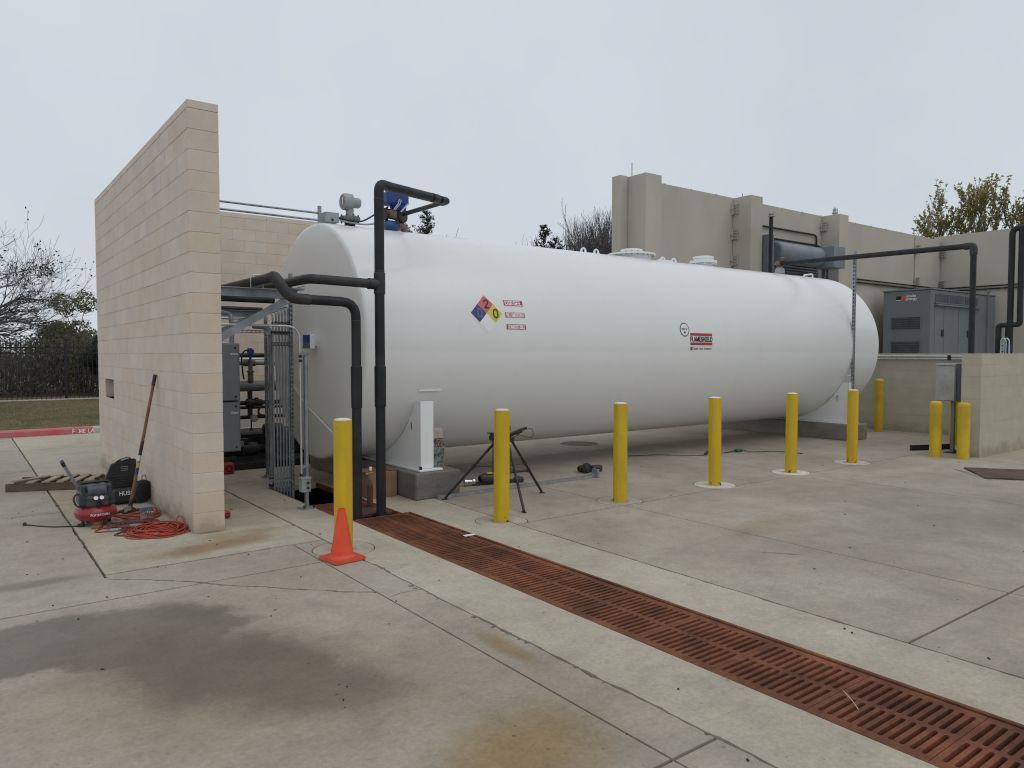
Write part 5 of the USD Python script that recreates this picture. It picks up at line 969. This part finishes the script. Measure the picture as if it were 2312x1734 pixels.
def tube_batch(lines, sides=4):
    """many tapering polylines (points, radii) in one mesh"""
    return trimesh.util.concatenate([sweep(p, r, sides, False) for p, r in lines])
def grow(rr, p, d, L, r, lvl, out, tips, up=.12, wob=.16, nseg=5, kids=(3, 5), ang=(.45, .9), shrink=.62, rmin=.004, first=.3):
    pts, rad = [np.array(p, float)], [r]; d = np.array(d, float); d /= np.linalg.norm(d)
    for k in range(nseg):
        d = d+rr.normal(0, wob, 3)+np.array([0, 0, up]); d /= np.linalg.norm(d); pts.append(pts[-1]+d*L/nseg); rad.append(max(rmin, r*(1-.75*(k+1)/nseg)))
    pts = np.array(pts); out.append((pts, np.array(rad)))
    if lvl == 0: tips.append(pts); return
    for _ in range(rr.integers(*kids)):
        f = rr.uniform(first, 1.0); i = f*nseg; i0 = min(int(i), nseg-1); q = pts[i0]+(pts[i0+1]-pts[i0])*(i-i0); dd = pts[i0+1]-pts[i0]; dd /= np.linalg.norm(dd)
        ax = np.cross(dd, rr.normal(0, 1, 3)); ax /= np.linalg.norm(ax); a = rr.uniform(*ang); nd = dd*math.cos(a)+np.cross(ax, dd)*math.sin(a)
        grow(rr, q, nd, L*shrink*rr.uniform(.75, 1.2), max(rmin, rad[i0]*.62), lvl-1, out, tips, up, wob, nseg, kids, ang, shrink, rmin, first)
def leaves(rr, pts, n, s, spread, flat=.0):
    """n little leaf quads near the points"""
    P_ = np.asarray(pts)[rr.integers(0, len(pts), n)]+rr.normal(0, spread, (n, 3)); a = rr.normal(0, 1, (n, 3)); a[:, 2] *= 1-flat; a /= np.linalg.norm(a, axis=1, keepdims=True); b = np.cross(a, rr.normal(0, 1, (n, 3))); b /= np.linalg.norm(b, axis=1, keepdims=True)
    sz = s*rr.uniform(.6, 1.3, (n, 1)); v = np.stack([P_-a*sz, P_+b*sz*.45, P_+a*sz, P_-b*sz*.45], 1).reshape(-1, 3); i = np.arange(n)*4
    return trimesh.Trimesh(v, np.vstack([np.stack([i, i+1, i+2], 1), np.stack([i, i+2, i+3], 1)]), process=False)
def tree(name, label, cat, base, dirs, r0, L, lvl, seed, twig, leafm=None, nleaf=0, ls=.05, spread=.1, leafname='leaves', trunk_h=0, group=None, pick=None, **kw):
    rr = np.random.default_rng(seed); t = thing(name, label, cat, base, group); out, tips = [], []
    bp = np.array(base, float)
    if trunk_h:
        tp = bp+np.array([rr.normal(0, .03), rr.normal(0, .03), trunk_h]); obj('trunk', B().tube([bp-(0, 0, .2), bp+(0, 0, trunk_h*.5), tp], [r0*1.25, r0*1.05, r0*.9], 9), m_bark, t, 45)
    else: tp = bp
    for d in dirs: grow(rr, tp, d, L*rr.uniform(.85, 1.15), r0*.7, lvl, out, tips, **kw)
    obj('crown' if not nleaf else 'branch_work', tube_batch(out), twig, t, True)
    if nleaf:
        pp = np.vstack([q[1:] for q in tips])
        if pick: pp = pp[pick(pp)]
        obj(leafname, leaves(rr, pp, nleaf, ls, spread), leafm, t)
    return t
tree('bare_tree', 'bare grey tree with dark vine leaves leaning in at the left edge above the fence', 'tree', (-.55, 29.5, .4), [(.55, .0, 1), (.95, -.1, .9), (.2, .15, 1), (.8, .2, .55), (1.0, .0, .35), (-.5, 0, 1)],   .12, 3.1, 3, 41, m_twig, m_leaf_dark, 1500, .055, .05, 'vine_leaves', trunk_h=1.5, up=.05, wob=.17, nseg=6, kids=(5, 8), ang=(.3, .85), shrink=.60, rmin=.0035,
     pick=lambda p: (meshkit.fbm(p*1.1, 2, 4) > .53))
def bush(name, label, cat, c, size, n, ls, mt, seed, twig=m_bark, stems=14):
    rr = np.random.default_rng(seed); t = thing(name, label, cat, c)
    cl = [rr.normal(0, .42, 3)*np.array(size)*np.array([1, 1, .9])+np.array([0, 0, size[2]*1.0]) for _ in range(26)]; P_ = []
    for q in cl:
        k = n//26; d = rr.normal(0, 1, (k, 3)); d /= np.linalg.norm(d, axis=1, keepdims=True); d *= rr.uniform(.55, 1.05, (k, 1))*min(size)*.42; P_.append(np.array(c)+q+d)
    P_ = np.vstack(P_); P_ = P_[P_[:, 2] > c[2]+.03]
    out = []
    for q in cl[:stems]: m = np.array(c)+q*np.array([.45, .45, .5])+rr.normal(0, .1, 3); out.append((np.array([np.array(c)+rr.normal(0, .08, 3)*[1, 1, 0], m, np.array(c)+q]), np.array([.03, .02, .006])))
    obj('stems', tube_batch(out, 5), twig, t); obj('foliage', leaves(rr, P_, len(P_), ls, .02), mt, t)
bush('leafy_tree', 'olive green round-topped tree just beyond the fence left of the tall wall', 'tree', (3.55, 31.0, .6), (1.25, 1.0, 1.75), 16000, .055, m_leaf_olive, 51)
bush('evergreen_bush', 'dark evergreen bush behind the fence at the edge of the tall wall', 'bush', (4.05, 27.3, .3), (.95, .6, 1.15), 14000, .05, m_leaf_ever, 52)
rr = np.random.default_rng(61); N = 46000
bx_, by_ = rr.uniform(-6, 12, N), rr.uniform(27.6, 31.5, N); top = .9+1.55*meshkit.fbm(np.stack([bx_*.55, by_*.55, bx_*0], -1), 4, 9)+.16*(by_-26.9); bz_ = .4+top*rr.uniform(0, 1, N)**.8
lv_ = leaves(rr, np.stack([bx_, by_, bz_], 1), N, .055, .03)
tw = []
for _ in range(1500):
    x, y = rr.uniform(-6, 12), rr.uniform(27.6, 31.5); h_ = (.8+1.5*meshkit.fbm(np.array([[x*.55, y*.55, 0]]), 4, 9)[0]+.14*(y-26.9))*rr.uniform(.7, 1.25); l_ = rr.normal(0, .25, 2)
    tw.append((np.array([[x, y, .3], [x+l_[0]*.4, y+l_[1]*.4, .3+h_*.55], [x+l_[0], y+l_[1], .3+h_]]), np.array([.012, .009, .005])))
BR = thing('brush', 'dense brown winter brush massed behind the black picket fence', 'brush', (2, 29, 0), kind='stuff')
obj('twigs', tube_batch(tw, 3), m_bark, BR, kind='stuff'); obj('foliage', lv_, m_leaf_brown, BR, kind='stuff')
def cedar(label, x, y, z0, z1, R_, seed, n=2600, lean=0.0):
    rr = np.random.default_rng(seed); t = thing('cedar_tree', label, 'tree', (x, y, z0)); H = z1-z0; out = []; P_ = []
    obj('trunk', B().tube([(x, y, z0), (x+lean*.5, y, z0+H*.5), (x+lean, y, z1)], [.09, .05, .008], 7), m_bark, t, 45)
    for k in range(150):
        f = rr.uniform(.30, .995); a = rr.uniform(0, 2*PI); L = R_*(1-f)**.8*rr.uniform(.6, 1.25)+.10; p0 = np.array([x+lean*f, y, z0+H*f]); e = rr.uniform(.35, 1.1)
        d = np.array([math.cos(a), math.sin(a), e]); d /= np.linalg.norm(d); q = np.array([p0+d*L*s_+np.array([0, 0, .12*L*s_*s_]) for s_ in (0, .35, .7, 1.0)]); out.append((q, np.array([.02, .012, .008, .004])))
        m = max(14, int(60*L)); s_ = rr.uniform(.15, 1.03, (m, 1)); P_.append(p0+d*L*s_+np.array([0, 0, .12])*L*s_*s_+rr.normal(0, .045, (m, 3))*(1.1-s_*.6))
    obj('branches', tube_batch(out, 4), m_bark, t); P_ = np.vstack(P_); obj('foliage', leaves(rr, P_, len(P_)*2, .036, .018), m_leaf_ever, t)
cedar('dark cedar top rising behind the tank just right of the blue actuator', 12.95, 22, .2, 6.68, 1.9, 71)
cedar('slim cedar spire just left of the cedar behind the blue actuator', 12.25, 22.2, .2, 6.15, 1.2, 72)
cedar('dark cedar with a pointed top behind the middle of the tank', 19.75, 24, .2, 7.15, 2.0, 73)
cedar('broad low cedar right beside the pointed cedar behind the middle of the tank', 20.6, 24.3, .2, 6.75, 2.3, 74)
up_ = [(.1, .1, 1), (-.25, 0, 1), (.3, -.1, 1), (0, .3, 1), (.15, -.3, 1), (-.4, .1, 1)]
tree('bare_tree', 'tall bare tree with fine upright twigs at the left edge of the stucco wall', 'tree', (22.5, 24, .2), up_, .09, 2.3, 3, 81, m_twig, trunk_h=2.9, up=.16, wob=.12, nseg=5, kids=(5, 8), ang=(.2, .6), shrink=.64, rmin=.0065)
tree('bare_tree', 'bare tree against the left end of the stucco wall behind the manway', 'tree', (24.2, 25, .2), up_, .09, 2.5, 3, 82, m_twig, trunk_h=3.0, up=.16, wob=.12, nseg=5, kids=(5, 8), ang=(.2, .6), shrink=.64, rmin=.0065)
tree('bare_tree', 'lower bare tree between the cedars and the stucco wall', 'tree', (21.3, 24.5, .2), up_, .08, 2.1, 3, 83, m_twig, trunk_h=2.7, up=.15, wob=.13, nseg=5, kids=(5, 7), ang=(.25, .65), shrink=.64, rmin=.006)
tree('bare_tree', 'bare twig tops barely showing above the tank right of the cedar behind the blue actuator', 'tree', (14.8, 23, .2), up_[:5], .06, 1.7, 2, 84, m_twig, trunk_h=2.7, up=.12, wob=.14, nseg=5, kids=(6, 9), ang=(.25, .7), shrink=.62, rmin=.007)
tree('bare_tree', 'pale bare twigs showing over the rear block wall near the junction box', 'tree', (8.6, 24, .2), up_[:5], .06, 1.8, 2, 85, m_twig, trunk_h=2.6, up=.14, wob=.12, nseg=5, kids=(6, 9), ang=(.2, .6), shrink=.62, rmin=.007)
kw = dict(trunk_h=5.2, up=.14, wob=.10, nseg=5, kids=(3, 5), ang=(.2, .5), shrink=.66, rmin=.008)
for lb, y, z, L, sd in (('leftmost young tree with olive spring leaves above the corner of the stucco wall', 17.8, 0, 2.45, 91), ('tallest young tree with olive spring leaves above the stucco wall at right', 15.9, .3, 2.75, 92), ('young tree with olive spring leaves at the right edge above the stucco wall', 13.8, .2, 2.5, 93)):
    tree('budding_tree', lb, 'tree', (42, y, z), [(.1, .05, 1), (0, -.16, 1), (.05, .17, 1), (-.1, -.3, 1), (.1, .32, 1)], .12, L, 3, sd, m_twig, m_leaf_bud, 1700, .105, .035, 'leaves', **kw)
